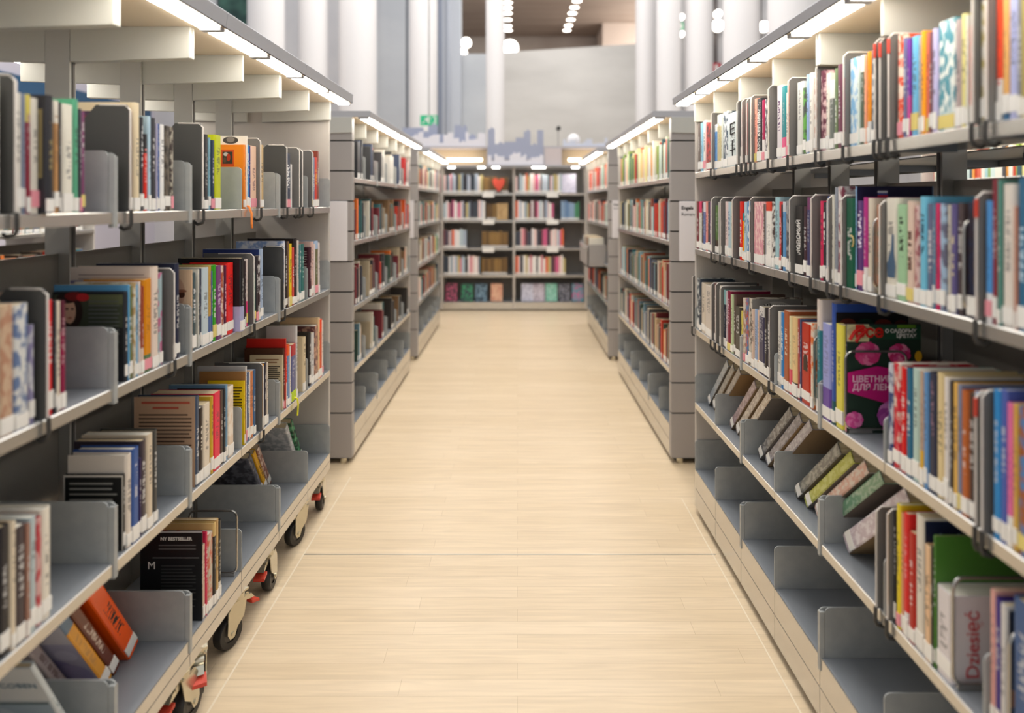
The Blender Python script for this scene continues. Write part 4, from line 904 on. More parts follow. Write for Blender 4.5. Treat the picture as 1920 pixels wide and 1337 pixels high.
# shelf, Y, height, style (a angled charcoal, g grey plate, r red-tipped, w wire)
BOOKENDS = [
('L1',1.1682,0.246,'a','charcoal bookend with a cut corner between slim white and white books, wheeled top shelf'),
('L1',1.5144,0.243,'a','charcoal bookend with a cut corner between slim purple and dark grey books, wheeled top shelf'),
('L1',1.8643,0.243,'a','charcoal bookend with a cut corner between slim dark grey and white books, wheeled top shelf'),
('L1',2.2838,0.242,'g','grey plate bookend between thick peach and tan books, wheeled top shelf'),
('L1',2.5431,0.241,'a','charcoal bookend with a cut corner between tan and thick navy books, wheeled top shelf'),
('L1',2.6896,0.243,'g','nearest grey plate bookend between slim white and dark grey books, wheeled top shelf'),
('L1',2.7288,0.241,'g','second-nearest grey plate bookend between slim white and dark grey books, wheeled top shelf'),
('L1',2.8659,0.246,'g','third-nearest grey plate bookend between slim white and dark grey books, wheeled top shelf'),
('L2',1.2477,0.246,'a','charcoal bookend with a cut corner between grey and slim pink books, wheeled second shelf'),
('L2',1.7088,0.239,'g','grey plate bookend between lavender and navy books, wheeled second shelf'),
('L2',2.2259,0.238,'g','grey plate bookend between slim white and teal books, wheeled second shelf'),
('L2',2.5176,0.242,'a','charcoal bookend with a cut corner between lavender and light blue books, wheeled second shelf'),
('L3',2.3066,0.236,'g','grey plate bookend between teal and orange books, wheeled third shelf'),
('L4',2.1071,0.208,'w','wire loop bookend past a black book, wheeled fourth shelf'),
('R1',2.7819,0.243,'g','grey plate bookend between blue and thick red books, Cyrillic top shelf'),
('R1',2.4560,0.241,'g','grey plate bookend between dark grey and thick white books, Cyrillic top shelf'),
('R1',2.4027,0.237,'g','grey plate bookend between coral and dark grey books, Cyrillic top shelf'),
('R1',2.3528,0.233,'g','grey plate bookend between white and coral books, Cyrillic top shelf'),
('R1',2.3101,0.235,'g','grey plate bookend between pink and white books, Cyrillic top shelf'),
('R1',2.1493,0.240,'g','grey plate bookend between white and peach books, Cyrillic top shelf'),
('R1',1.9913,0.236,'g','grey plate bookend between white and slim coral books, Cyrillic top shelf'),
('R1',1.8057,0.238,'g','grey plate bookend between brown and pink books, Cyrillic top shelf'),
('R1',1.6533,0.236,'g','grey plate bookend between light blue and crimson books, Cyrillic top shelf'),
('R1',1.5093,0.234,'r','third-nearest red-tipped bookend between cream and dark grey books, Cyrillic top shelf'),
('R1',1.4872,0.231,'r','second-nearest red-tipped bookend between cream and dark grey books, Cyrillic top shelf'),
('R1',1.4533,0.232,'r','nearest red-tipped bookend between cream and dark grey books, Cyrillic top shelf'),
('R1',1.1846,0.279,'r','red-tipped bookend between tan and slim red books, Cyrillic top shelf'),
('R1',1.1498,0.276,'r','red-tipped bookend between coral and tan books, Cyrillic top shelf'),
('R2',2.7774,0.234,'g','grey plate bookend between thick olive and thick grey books, Cyrillic second shelf'),
('R2',2.6544,0.231,'g','grey plate bookend between white and dark grey books, Cyrillic second shelf'),
('R2',2.5092,0.232,'g','grey plate bookend between red and slim dark grey books, Cyrillic second shelf'),
('R2',2.3211,0.230,'g','grey plate bookend between thick pink and dark grey books, Cyrillic second shelf'),
('R2',1.9808,0.231,'g','grey plate bookend between thick black and black books, Cyrillic second shelf'),
('R2',1.8366,0.232,'g','grey plate bookend between crimson and cream books, Cyrillic second shelf'),
('R2',1.7385,0.229,'g','grey plate bookend between slim white and slim teal books, Cyrillic second shelf'),
('R2',1.6646,0.229,'g','grey plate bookend between dark green and white books, Cyrillic second shelf'),
('R2',1.5274,0.176,'w','wire loop bookend between rust brown and cream books, Cyrillic second shelf'),
('R2',1.4894,0.215,'g','grey plate bookend between white and rust brown books, Cyrillic second shelf'),
('R2',1.2186,0.179,'w','wire loop bookend between black and dark grey books, Cyrillic second shelf'),
('R2',1.1750,0.229,'r','red-tipped bookend between blue and black books, Cyrillic second shelf'),
('R3',3.0815,0.242,'a','charcoal bookend with a cut corner past a purple book, Cyrillic third shelf'),
('R3',2.7850,0.241,'g','grey plate bookend between brown and thick light grey books, Cyrillic third shelf'),
('R3',2.7203,0.249,'g','grey plate bookend between white and brown books, Cyrillic third shelf'),
('R3',2.6606,0.243,'g','grey plate bookend between navy and white books, Cyrillic third shelf'),
('R3',2.1402,0.245,'g','grey plate bookend between white and dark grey books, Cyrillic third shelf'),
('R3',1.8323,0.209,'w','wire loop bookend between teal and cream books, Cyrillic third shelf'),
('R3',1.6581,0.205,'w','wire loop bookend between purple and slim navy books, Cyrillic third shelf'),
('R3',1.1764,0.243,'r','red-tipped bookend between blue and slim lavender books, Cyrillic third shelf'),
('R3',1.1603,0.249,'g','grey plate bookend between blue and slim lavender books, Cyrillic third shelf'),
('R4',1.5026,0.231,'g','grey plate bookend past a slim tan book, Cyrillic fourth shelf'),
('R4',1.4574,0.246,'g','grey plate bookend between slim black and slim tan books, Cyrillic fourth shelf'),
('R4',1.2494,0.212,'w','wire loop bookend between slim pink and thick white books, Cyrillic fourth shelf'),
('R4',1.1055,0.201,'w','wire loop bookend between teal and white books, Cyrillic fourth shelf'),
]

ROWZ = {'L1': 1.399, 'L2': 1.013, 'L3': .630, 'L4': .238, 'R1': 1.558, 'R2': 1.21, 'R3': .845, 'R4': .505}
rng = random.Random(11)
def book_cover(d, t, h, m, board=.0022):
    b = min(board, t * .2); r = min(t * .3, .006); hy = t / 2
    pts = [(0, -hy + r), (r * .35, -hy + r * .3), (r, -hy), (d, -hy), (d, -hy + b), (b * 1.3, -hy + b), (b * 1.3, hy - b), (d, hy - b), (d, hy), (r, hy), (r * .35, hy - r * .3), (0, hy - r)]
    return MB().prism(pts, 'z', 0, h).mesh('book', [m])
def shapes(parent, root_mw, P, items, name='cover_art'):
    """flat printed shapes on a cover; P(u, v) gives the world point, items are (colour, [(u, v) ...])"""
    mb = MB(); mats = []; inv = root_mw.inverted()
    n = (P(1, 0) - P(0, 0)).cross(P(0, 1) - P(0, 0)).normalized()
    for i, (c, pts) in enumerate(items):
        m = mat('print_' + c, c, .4)
        if m not in mats: mats.append(m)
        off = n * (.0004 + .00012 * i)
        mb.add([inv @ (P(u, v) + off) for u, v in pts], [tuple(range(len(pts)))], mats.index(m))
    me = bpy.data.meshes.new(name); me.from_pydata(mb.v, [], mb.f)
    for m in mats: me.materials.append(m)
    me.polygons.foreach_set('material_index', mb.m)
    o = bpy.data.objects.new(name, me); COL.objects.link(o); o.parent = parent
    return o
def ell(cx, cy, rx, ry, n=18, a0=0, a1=2 * math.pi):
    return [(cx + rx * math.cos(a0 + (a1 - a0) * i / n), cy + ry * math.sin(a0 + (a1 - a0) * i / n)) for i in range(n if a1 - a0 > 6.2 else n + 1)]
def rect(u0, u1, v0, v1): return [(u0, v0), (u1, v0), (u1, v1), (u0, v1)]
def lines(c, u0, u1, v1, n, pitch, th, r, jag=.15):
    return [(c, rect(u0, u1 - (r.random() * jag * (u1 - u0) if r.random() < .5 else 0), v1 - i * pitch - th, v1 - i * pitch)) for i in range(n)]
def petals(c, cx, cy, R, k, asp=1.0, ph=0):
    out = []
    for i in range(k):
        a = ph + 2 * math.pi * i / k
        out.append((c[i % len(c)], ell(cx + R * .55 * math.cos(a), cy + asp * R * .55 * math.sin(a), R * .5, asp * R * .5, 10)))
    for i in range(k):
        a = ph + .5 + 2 * math.pi * i / k
        out.append((c[(i + 1) % len(c)], ell(cx + R * .3 * math.cos(a), cy + asp * R * .3 * math.sin(a), R * .26, asp * R * .26, 8)))
    out.append((c[0], ell(cx, cy, R * .16, asp * R * .16, 8)))
    return out

def decorate(sp, bk, mw, s, d, t, h, r):
    # cover plane that faces down the aisle (towards -Y), u runs left to right as seen, v upwards
    o = mw.translation; y = o.y - t / 2
    x0 = o.x if s > 0 else o.x - d
    P = lambda u, v: Vector((x0 + u * d, y, o.z + v * h))
    B = lambda u, v, q=.0012: basis(P(u, v) + Vector((0, -q, 0)), (1, 0, 0), (0, 0, 1))
    # spine plane, u across (nearest the far end first), v upwards
    SB_ = lambda yy, v: basis((o.x - s * .0008, o.y + yy, o.z + v * h), (0, 0, 1), (0, s, 0))
    I = []
    T = lambda *a, **k: text('title', *a, **k)
    if sp == 'girl':
        I = [('3d4434', rect(.02, .97, .3, .97)), ('5c6244', rect(.5, .97, .86, .97)), ('2a1a16', ell(.25, .78, .17, .2)), ('d9ad90', ell(.24, .78, .085, .135)), ('2a1a16', ell(.2, .93, .14, .06)), ('7a1c1c', ell(.3, .95, .13, .05)), ('c0282c', ell(.42, .94, .09, .045)),
             ('4a2a22', ell(.205, .81, .022, .012)), ('4a2a22', ell(.28, .81, .022, .012)), ('b5725f', ell(.245, .71, .03, .012)), ('1c1d20', rect(.02, .97, .3, .6))] + lines('5a5f5c', .5, .93, .9, 11, .045, .014, r)
    elif sp == 'peach':
        I = [('cfa98a', rect(0, .985, 0, 1)), ('d8b498', rect(0, .02, 0, 1))] + lines('c8604c', .12, .9, .95, 1, .05, .026, r, 0) + lines('c8604c', .3, .72, .89, 1, .05, .024, r, 0) + lines('5a4436', .08, .93, .81, 14, .042, .015, r)
    elif sp == 'creamback':
        I = lines('8a5a3a', .18, .88, .93, 2, .05, .02, r) + lines('3a3028', .1, .92, .80, 14, .036, .016, r)
    elif sp == 'blackback':
        I = [('d8d0c4', rect(0, .02, 0, 1)), ('d8d0c4', rect(.98, 1, 0, 1)), ('d8d0c4', rect(0, 1, .975, 1))] + lines('9a9890', .1, .9, .9, 8, .07, .022, r)
    elif sp == 'orangepic':
        I = [('d8501c', rect(.50, .78, .66, .92)), ('3a332e', rect(.53, .75, .70, .89)), ('c8c4bc', ell(.60, .85, .05, .03)), ('b8341c', ell(.66, .80, .04, .06)), ('5c4a3a', ell(.58, .76, .035, .04))]
    elif sp == 'whiteback':
        I = [('4a4440', ell(.64, .94, .17, .05)), ('8a8078', ell(.64, .95, .09, .04))]
    elif sp == 'beigepic':
        I = [('c29a80', ell(.45, .72, .3, .18)), ('4a2a1c', ell(.62, .70, .13, .045)), ('8a5a44', ell(.62, .74, .2, .02)), ('a87a62', ell(.4, .55, .2, .05))]
    elif sp == 'pinkback':
        I = lines('b8a098', .1, .9, .93, 2, .04, .012, r) + [('9088a8', rect(0, .8, .84, .87))]
    elif sp == 'yellowback':
        I = lines('5a4c0a', .45, .93, .9, 10, .045, .022, r)
    elif sp == 'navyback':
        I = [('2c3c78', rect(0, .97, 0, 1)), ('4a5a98', rect(.05, .95, .86, .875))]
    elif sp == 'maroon':
        I = lines('c0a8a0', .5, .9, .92, 7, .05, .016, r)
    elif sp == 'bestseller':
        I = [('c8c8ca', rect(0, 1, .985, 1)), ('8a8a8a', rect(.2, .95, .70, .708))] + lines('6e6e6e', .30, .9, .85, 2, .04, .012, r) + lines('4a4a4a', .34, .9, .62, 13, .037, .011, r)
        T('NY BESTSELLER', .013, M_LABEL, bk, B(.33, .90), mw, bold=.0004)
        T('M', .03, M_LABEL, bk, B(.12, .58), mw)
    elif sp == 'mars':
        T('МАРС КЕПЛЕР', .031, M_LABEL, bk, SB_(-.010, .08), mw, bold=.0006, sx=.68)
    elif sp == 'black2':
        T('ЮРСКИЙ', .034, M_LABEL, bk, SB_(-.010, .34), mw, sx=.6)
    elif sp == 'glyph':
        for (v, kind) in ((.66, 'E'), (.32, 'T')):
            yy = 0; st = []
            z = o.z + v * h; X = o.x - s * .001; w = t * .20
            if kind == 'E':
                st = [((-w, -.012), (-w, .028)), ((-w, .028), (w, .03)), ((-w, .008), (w * .8, .01)), ((-w, -.012), (w, -.008))]
            else:
                st = [((0, -.026), (0, .03)), ((-w, -.004), (w * 1.2, -.001)), ((0, .03), (w * .4, .034))]
            mb = MB(); inv = mw.inverted()
            for a, b2 in st: mb.tube([inv @ Vector((X, o.y - a[0], z + a[1])), inv @ Vector((X, o.y - b2[0], z + b2[1]))], .0022, 6)
            mb.build('brush_letter', M_INK, bk)
    elif sp == 'navyflag':
        I = [('1c1a3c', rect(0, .985, 0, 1)), ('e4e4e8', rect(.27, .40, .935, .955)), ('3a4a98', rect(.27, .40, .915, .935)), ('c02838', rect(.27, .40, .895, .915))] + lines('6a5a60', .22, .52, .885, 1, .03, .012, r, 0)
    elif sp == 'flower':
        I = [('24382c', rect(0, 1, 0, 1)), ('1f4a34', rect(0, 1, .86, .99)), ('6a9a2c', rect(.68, .93, .965, .995)), ('d8d2a0', rect(0, .30, .84, 1)), ('c8bc90', ell(.2, .93, .2, .06))]
        I += petals(['e0508c', 'f078a8', 'd83a7c'], .28, .73, .17, 9, .62) + petals(['e05090', 'f58cb4', 'd03070'], .70, .73, .15, 9, .62, .4) + [('e8b020', ell(.95, .71, .05, .05))]
        I += [('c81878', [(0, .56), (.4, .62), (1, .54), (1, .34), (.5, .28), (0, .38)])]
        I += petals(['c860b4', 'd880c4', 'b048a0'], .62, .17, .22, 10, .62) + petals(['d84a94', 'e878b0'], .08, .13, .12, 8, .62) + [('9a2a86', ell(.7, .06, .25, .06))]
        # red brush word across the top corner
        cu = [(.04, .86), (.10, .93), (.22, .985), (.27, .95), (.18, .90), (.12, .84)]
        inv = mw.inverted(); mb = MB()
        mb.tube([inv @ (P(u, v) + Vector((0, -.002, 0))) for u, v in cu], .0042, 6)
        mb.build('brush_stroke', mat('print_red_brush', 'd8241c', .4), bk)
        T('Все', .040, mat('print_red_brush', 'd8241c', .4), bk, B(.10, .885, .0035), mw, bold=.0012)
        T('О САДОВЫХ', .0125, M_LABEL, bk, B(.93, .925, .0035), mw, align='RIGHT', bold=.0004)
        T('ЦВЕТАХ', .0125, M_LABEL, bk, B(.93, .88, .0035), mw, align='RIGHT', bold=.0004)
        T('ЦВЕТНИК', .021, mat('print_pale_pink', 'f4c8dc', .5), bk, B(.06, .475, .0055), mw, bold=.0006)
        T('ДЛЯ ЛЕНИВЫХ', .021, mat('print_pale_pink', 'f4c8dc', .5), bk, B(.06, .40, .0055), mw, bold=.0006)
    elif sp == 'yellowflower':
        pass
    elif sp == 'darkpicture':
        I = [('1b1719', rect(.02, 1, 0, .93)), ('6a2c22', ell(.18, .84, .11, .04)), ('1f3a2c', ell(.42, .83, .12, .05)), ('7a3024', ell(.66, .83, .12, .045)), ('5a2420', ell(.9, .82, .1, .05))]
    elif sp == 'K':
        T('K', .03, mat('print_red_ink', 'a83a2c', .5), bk, B(.25, .78), mw, bold=.001)
        I = [('8a8078', ell(.85, .25, .35, .18, 18)), ('d4c8bb', ell(.85, .25, .31, .15, 18))] + lines('9a8a80', .2, .8, .6, 3, .05, .008, r)
    elif sp == 'clock':
        I = [('8f8c88', rect(.02, .98, .8, .99)), ('b8b4ae', ell(.5, .62, .48, .34))]
        for u, tx, rt in ((.26, 'XI', .25), (.48, 'XII', 0), (.76, 'I', -.3)):
            text('title', tx, .028, M_INK, bk, B(u, .83, .002) @ Matrix.Rotation(rt, 4, 'Z'), mw)
    elif sp == 'green':
        inv = mw.inverted()
        MB().tube([inv @ Vector((o.x - s * .001, o.y - .01 + .011 * math.cos(a), o.z + .115 + .014 * math.sin(a))) for a in [1.2 + .28 * i for i in range(12)]], .0018, 6).build('gold_curl', mat('gold_print', 'd0b878', .3, .4), bk)
    elif sp == 'redbig':
        inv = mw.inverted(); y0 = o.y
        pts = [(-.013, .095), (.013, .095)] + [(.013 * math.cos(a), .125 + .018 * math.sin(a)) for a in [math.pi * i / 8 for i in range(9)]]
        mb = MB().add([inv @ Vector((o.x - s * .0008, y0 + p[0], o.z + p[1])) for p in pts], [tuple(range(len(pts)))])
        mb.build('arch_picture', mat('print_dark_arch', '3a2418', .5), bk)
    elif sp == 'bottle':
        inv = mw.inverted(); pr = [(-.035, .045), (.025, .045), (.028, .075), (-.004, .105), (-.012, .14), (-.028, .14), (-.03, .1), (-.04, .07)]
        k = t / .085
        MB().add([inv @ Vector((o.x - s * .0008, o.y + p[0] * k, o.z + p[1])) for p in pr], [tuple(range(len(pr)))]).build('bottle_picture', mat('print_bottle', '44607e', .5), bk)
    elif sp == 'redtext':
        I = [('b8c4c2', [(.52, .02), (1, .02), (1, .75), (.62, .75), (.56, .4)]), ('7a4a30', ell(.66, .44, .05, .04)), ('5f8a3c', ell(.8, .42, .08, .05))]
        text('title', 'Dziesięć', .036, mat('print_red_ink2', 'c83c40', .5), bk, basis(P(.27, .08) + Vector((0, -.002, 0)), (0, 0, 1), (-1, 0, 0)), mw)
    elif sp == 'navyband':
        I = [('20283c', rect(.03, 1, 0, .97)), ('d88a14', rect(.03, 1, .28, .40))]
        T('АНА', .04, M_LABEL, bk, B(.3, .66), mw); T('ЗАК', .045, M_LABEL, bk, B(.25, .5), mw)
    elif sp == 'navyspeck':
        I = [('1c2344', rect(.02, .99, .02, .98))] + [('7a86a8', ell(.15 + .08 * i, .86 + .03 * math.sin(i * 2.1), .02, .006, 8)) for i in range(9)]
    elif sp == 'black':
        I = [('8a7a50', rect(.62, .92, .3, .88)), ('2c2b30', rect(.66, .88, .34, .84)), ('7a6c48', ell(.77, .6, .08, .12)), ('7a6c48', ell(.77, .45, .06, .05)), ('7a6c48', ell(.77, .76, .06, .05))]
    if I: shapes(bk, mw, P, I)

MASS = []          # boxes of every book not built on its own: (x0, x1, y0, y1, z0, h, colour, spine direction)
for i, (sh, X, yn, yf, h, d, c1, st, c2, sp, lab) in enumerate(BOOKS):
    s = 1 if sh[0] == 'R' else -1
    z = ROWZ[sh] + .0006; t = yf - yn - .0004
    if not lab:
        MASS.append((s * X, s * (X + d), yn, yf, z, h, c1, 'x', -s)); continue
    bm_ = book_mat(c1, st, c2, i * .618 + 1)
    o = bpy.data.objects.new('book', book_cover(d, t, h, bm_)); COL.objects.link(o)
    mw = Matrix.Translation((s * X, (yn + yf) / 2, z)) @ (Matrix.Rotation(math.pi, 4, 'Z') if s < 0 else Matrix.Identity(4))
    o.matrix_world = mw
    tag(o, lab, 'book', 'books on the %s shelves' % ('wheeled' if s < 0 else 'Cyrillic'))
    b = min(.0022, t * .2)
    hard = rng.random() < .45
    MB().box(b * 1.4, d - (.004 if hard else .0008), -t / 2 + b, t / 2 - b, .002, h - (.004 if hard else .0009)).build('pages', M_PAGES if rng.random() < .7 else M_PAGES2, o)
    if sp not in ('bestseller', 'whiteback', 'green', 'orangecover'):
        lh = rng.uniform(.024, .036); lz = rng.choice((.003, .004, .006, .012))
        lm = M_LABEL if rng.random() < .9 else rng.choice((M_LABEL_PINK, M_LABEL_YEL))
        w = t * .47
        MB().box(-.0007, min(.014, d * .2), -w, w, lz, lz + lh).build('spine_label', lm, o) if t > .012 else MB().box(-.0007, .0015, -w * .9, w * .9, lz, lz + lh).build('spine_label', lm, o)
    if sp: decorate(sp, o, mw, s, d, t, h, random.Random(i))
    if sp == 'orangepic':
        inv = mw.inverted()
        MB().tube([inv @ Vector(p) for p in ((-.895, yn + .02, 1.41), (-.884, yn + .018, 1.407), (-.874, yn + .016, 1.385), (-.873, yn + .014, 1.35), (-.874, yn + .020, 1.337))], .004, 6).build('ribbon', mat('ribbon_orange', 'f08a3c', .6), o)
    if sp == 'limetag':
        inv = mw.inverted()
        MB().box(-.0014, .002, -t * .48, t * .48, .004, .042).build('lime_tag', mat('tag_lime', 'bcd80c', .5), o)
        MB().tube([inv @ Vector(p) for p in ((-.892, yn + .03, .645), (-.876, yn + .03, .64), (-.872, yn + .028, .615), (-.873, yn + .022, .575))], .0035, 6).build('ribbon', mat('ribbon_yellow', 'e6dc30', .6), o)

# leaning books: (side, spine X, y of the foot, tilt, length, thickness, depth, colour, style, colour2, special, shelf z, label)
LEAN = []
cols = [('8f8f96', 'M', 'c8c8cc'), ('5a5a5e', 'M', 'b4b4b8'), ('8a7a80', 'M', 'd0c8c8'), ('a89a96', 'M', 'e0dcd8'), ('b0a8a4', 'M', 'ecebe8'), ('9a9a94', 'M', 'dadad6')]
k = 0
def lean(*a): LEAN.append(a)
zR4 = .505
for bayi, specs in ((0, (('858f9a', 'M', '98a2ac', 'blue-silver glossy book leaning in the last bay of the fourth Cyrillic shelf'), ('7c7a76', 'M', '908e8a', 'dark silver book leaning behind the blue-silver one, fourth Cyrillic shelf'), ('857e7a', 'M', '9c9591', 'brown-silver book nearest the divider in the last bay, fourth Cyrillic shelf'))),
        (1, (('8f7a80', 'M', 'a8959c', 'pinkish silver book leaning first in the second bay, fourth Cyrillic shelf'), ('a89e96', 'M', 'c4bab0', 'pale silver book leaning second in the second bay, fourth Cyrillic shelf'), ('b8a898', 'M', 'd2c8ba', 'shiny cream-silver book leaning third in the second bay, fourth Cyrillic shelf'))),
        (2, (('5c5c5e', 'M', '8a8a8c', 'charcoal silver-lettered book leaning first in the third bay, fourth Cyrillic shelf'), ('7c7880', 'M', '98959c', 'grey silver book leaning second in the third bay, fourth Cyrillic shelf'), ('a09aa0', 'M', 'bab5ba', 'bright silver book leaning third in the third bay, fourth Cyrillic shelf'))),
        (3, (('6a6a66', 'M', '98988f', 'dark silver spotted book leaning beside the lime green one, fourth Cyrillic shelf'), ('a8ac3c', 'M', 'c0c468', 'lime green glossy book leaning on the fourth Cyrillic shelf'), ('d4a898', 'M', 'dcccc0', 'pink and cream glossy book leaning beside the lime green one'), ('6f9a7c', 'M', '98b49c', 'sea green glossy book leaning beside the pink and cream one'))),
        (4, (('c4b4bc', 'M', 'dcd4d8', 'large lilac-spined book leaning alone beside upright books, fourth Cyrillic shelf'),))):
    yfar = 3.06 - .316 * bayi
    for j, (c1, st, c2, lab) in enumerate(specs):
        L = .37
        lean(1, .862 + .004 * j, yfar - .045 - .062 * j, 49, L, .036 if bayi < 4 else .05, .19, c1, st, c2, '', zR4, lab)
zL4 = .238
lean(-1, 1.00, 1.742, 33, .34, .05, .17, 'f05a10', 'P', '3a2010', 'orange', zL4, 'bright orange book leaning on the bottom shelf of the wheeled bookcase')
lean(-1, 1.005, 1.676, 33, .33, .030, .17, '6a3422', 'P', 'c8b0a0', 'brown', zL4, 'brown book leaning against the bright orange one, wheeled bottom shelf')
lean(-1, 1.00, 1.634, 33, .31, .032, .17, 'e09a20', 'T', '5f7a94', 'painting', zL4, 'book with lilac painting cover and orange-blue spine, wheeled bottom shelf')
lean(-1, 1.06, 1.590, 33, .26, .028, .17, 'b4a8a8', 'P', '8a7a7a', '', zL4, 'pale grey book leaning before the lilac painting cover, wheeled bottom shelf')
lean(-1, .925, 1.43, 28, .335, .013, .17, 'c4ccd0', 'P', '8a98a0', 'coben', zL4, 'pale blue book lettered COBEN leaning nearest on the wheeled bottom shelf')
lean(-1, 1.03, 2.70, 34, .24, .03, .17, '4a4a52', 'M', '74747e', '', zL4, 'dark book with white grid leaning beside the yellow one, wheeled bottom shelf')
lean(-1, 1.03, 2.745, 34, .24, .026, .17, 'e0a810', 'P', '6a4a10', '', zL4, 'yellow book leaning on the wheeled bottom shelf behind an empty bay')
lean(-1, 1.03, 2.785, 34, .24, .03, .17, '8a5c50', 'M', 'd0b8a8', '', zL4, 'brown picture book leaning behind the yellow one, wheeled bottom shelf')
lean(-1, 1.0, 3.03, 34, .25, .03, .17, 'b0b4b8', 'M', 'dcdcdc', '', zL4, 'silver-white book leaning in the last bay, wheeled bottom shelf')
lean(-1, .99, 3.07, 34, .26, .028, .17, '1f4a30', 'M', '58a070', '', zL4, 'dark green book leaning by the end panel, wheeled bottom shelf')
for i, (s, X, yf_, tilt, L, t, d, c1, st, c2, sp, z, lab) in enumerate(LEAN):
    th = math.radians(tilt)
    m = book_mat(c1, st, c2, 400 + i * .77)
    m.node_tree.nodes['Principled BSDF'].inputs['Roughness'].default_value = .22
    o = bpy.data.objects.new('book', book_cover(d, t, L, m)); COL.objects.link(o)
    mw = Matrix.Translation((s * X, yf_, z + .001 + t / 2 * math.sin(th))) @ Matrix.Rotation(th, 4, 'X') @ (Matrix.Rotation(math.pi, 4, 'Z') if s < 0 else Matrix.Identity(4))
    o.matrix_world = mw
    tag(o, lab, 'book', 'leaning books')
    b = .002
    MB().box(b * 1.4, d - .003, -t / 2 + b, t / 2 - b, .0015, L - .003).build('pages', M_PAGES, o)
    MB().box(-.0007, .002, -t * .46, t * .46, .012, .045).build('spine_label', M_LABEL, o)
    # covers that show
    yl = -t / 2 * s
    if s > 0: P = lambda u, v: mw @ Vector((u * d, -t / 2, v * L))
    else: P = lambda u, v: mw @ Vector(((1 - u) * d, t / 2, v * L))
    nrm = (P(1, 0) - P(0, 0)).cross(P(0, 1) - P(0, 0)).normalized()
    B = lambda u, v: basis(P(u, v) + nrm * .0014, P(1, 0) - P(0, 0), P(0, 1) - P(0, 0))
    r = random.Random(i)
    if sp == '' and s > 0: shapes(o, mw, P, [(r.choice(('9a7c54', '8a7458', 'a08662', '6e665e', '7a7470')), rect(.0, 1, 0, 1))], 'back_cover')
    if sp == 'painting':
        shapes(o, mw, P, [('b4b0c8', rect(0, 1, 0, 1)), ('d4d0d8', rect(0, 1, .72, 1)), ('8f86b4', ell(.5, .35, .3, .14)), ('a49cc0', ell(.25, .5, .2, .12)), ('9c92bc', ell(.75, .25, .22, .16)), ('3a3a44', [(.42, .58), (.5, .56), (.55, .78), (.5, .8)]), ('c8c4d8', ell(.8, .55, .15, .08))])
    if sp == 'coben':
        shapes(o, mw, P, [('d6d8d8', rect(0, 1, .66, 1)), ('9fb0bc', rect(.06, .96, 0, .62)), ('7e94a8', ell(.6, .3, .25, .18)), ('6a8098', ell(.7, .38, .14, .1)), ('b8c4cc', ell(.3, .5, .2, .08)), ('5a6a68', rect(.06, .96, .62, .635))])
        text('title', 'COBEN', .022, mat('print_slate', '6a8494', .5), o, B(.52, .80), mw)
    if sp == 'brown':
        shapes(o, mw, P, lines('b8907c', .5, .95, .85, 2, .12, .03, r) + lines('c8a090', .4, .95, .5, 1, .1, .03, r))

# ------------------------------------------------------------------ bookends
for i, (sh, y, h, st, lab) in enumerate(BOOKENDS):
    s = 1 if sh[0] == 'R' else -1
    lip = .885 if s < 0 else .815
    z = ROWZ[sh]; h = max(.12, min(h, .30))
    X = s * (lip - .0025)
    q = lambda t: s * t
    if st == 'w':
        d = .15; r = .02; n = 4; hb = .012
        loop = []
        for cx, cz, a0 in ((d - r, hb + r, -90), (d - r, h - r, 0), (r, h - r, 90), (r, hb + r, 180)):
            for j in range(n + 1):
                a = math.radians(a0 + 90 * j / n); loop.append((q(cx + r * math.cos(a)) + q(.004), 0, cz + r * math.sin(a)))
        o = smooth(MB().tube(loop, .0032, 8, True).build('bookend', M_WIRE))
        MB().box(q(.012), q(.07), -.002, .002, .0012, hb - .002).build('foot_plate', M_WIRE, o)
    else:
        d = .165
        if st == 'a': pts = [(q(.0), .001), (q(0), h - .006), (q(.004), h), (q(d * .45), h), (q(d * .92), h - .09), (q(d), h - .12), (q(d), .001)]
        else: pts = plate_profile(q(0), q(d), .001, h, .016, s)
        o = MB().prism(pts, 'y', -.0012, .0012).build('bookend', M_CHAR if st in 'a' else M_GREY)
        rp = [(q(-.0035), 0, -.026), (q(-.0035), 0, h - .012), (q(.008), 0, h - .001)] + ([(q(d * .7), 0, h - .001)] if st != 'a' else [(q(d * .4), 0, h)])
        smooth(MB().tube(rp, .0021, 8).build('rim', M_RIM, o))
        if st == 'r': smooth(MB().tube([(q(-.0035), 0, h - .045), (q(-.0035), 0, h - .013)], .0036, 8).build('red_tip', M_RED, o))
        smooth(MB().tube([(q(-.005), 0, .004), (q(-.0055), 0, -.028), (q(-.002), 0, -.036), (q(.012), 0, -.040), (q(.02), 0, -.034)], .0042, 8).build('hook', M_HOOK, o))
    o.location = (X, y, z)
    tag(o, lab, 'bookend', 'bookends on the %s shelves' % ('wheeled' if s < 0 else 'Cyrillic'))

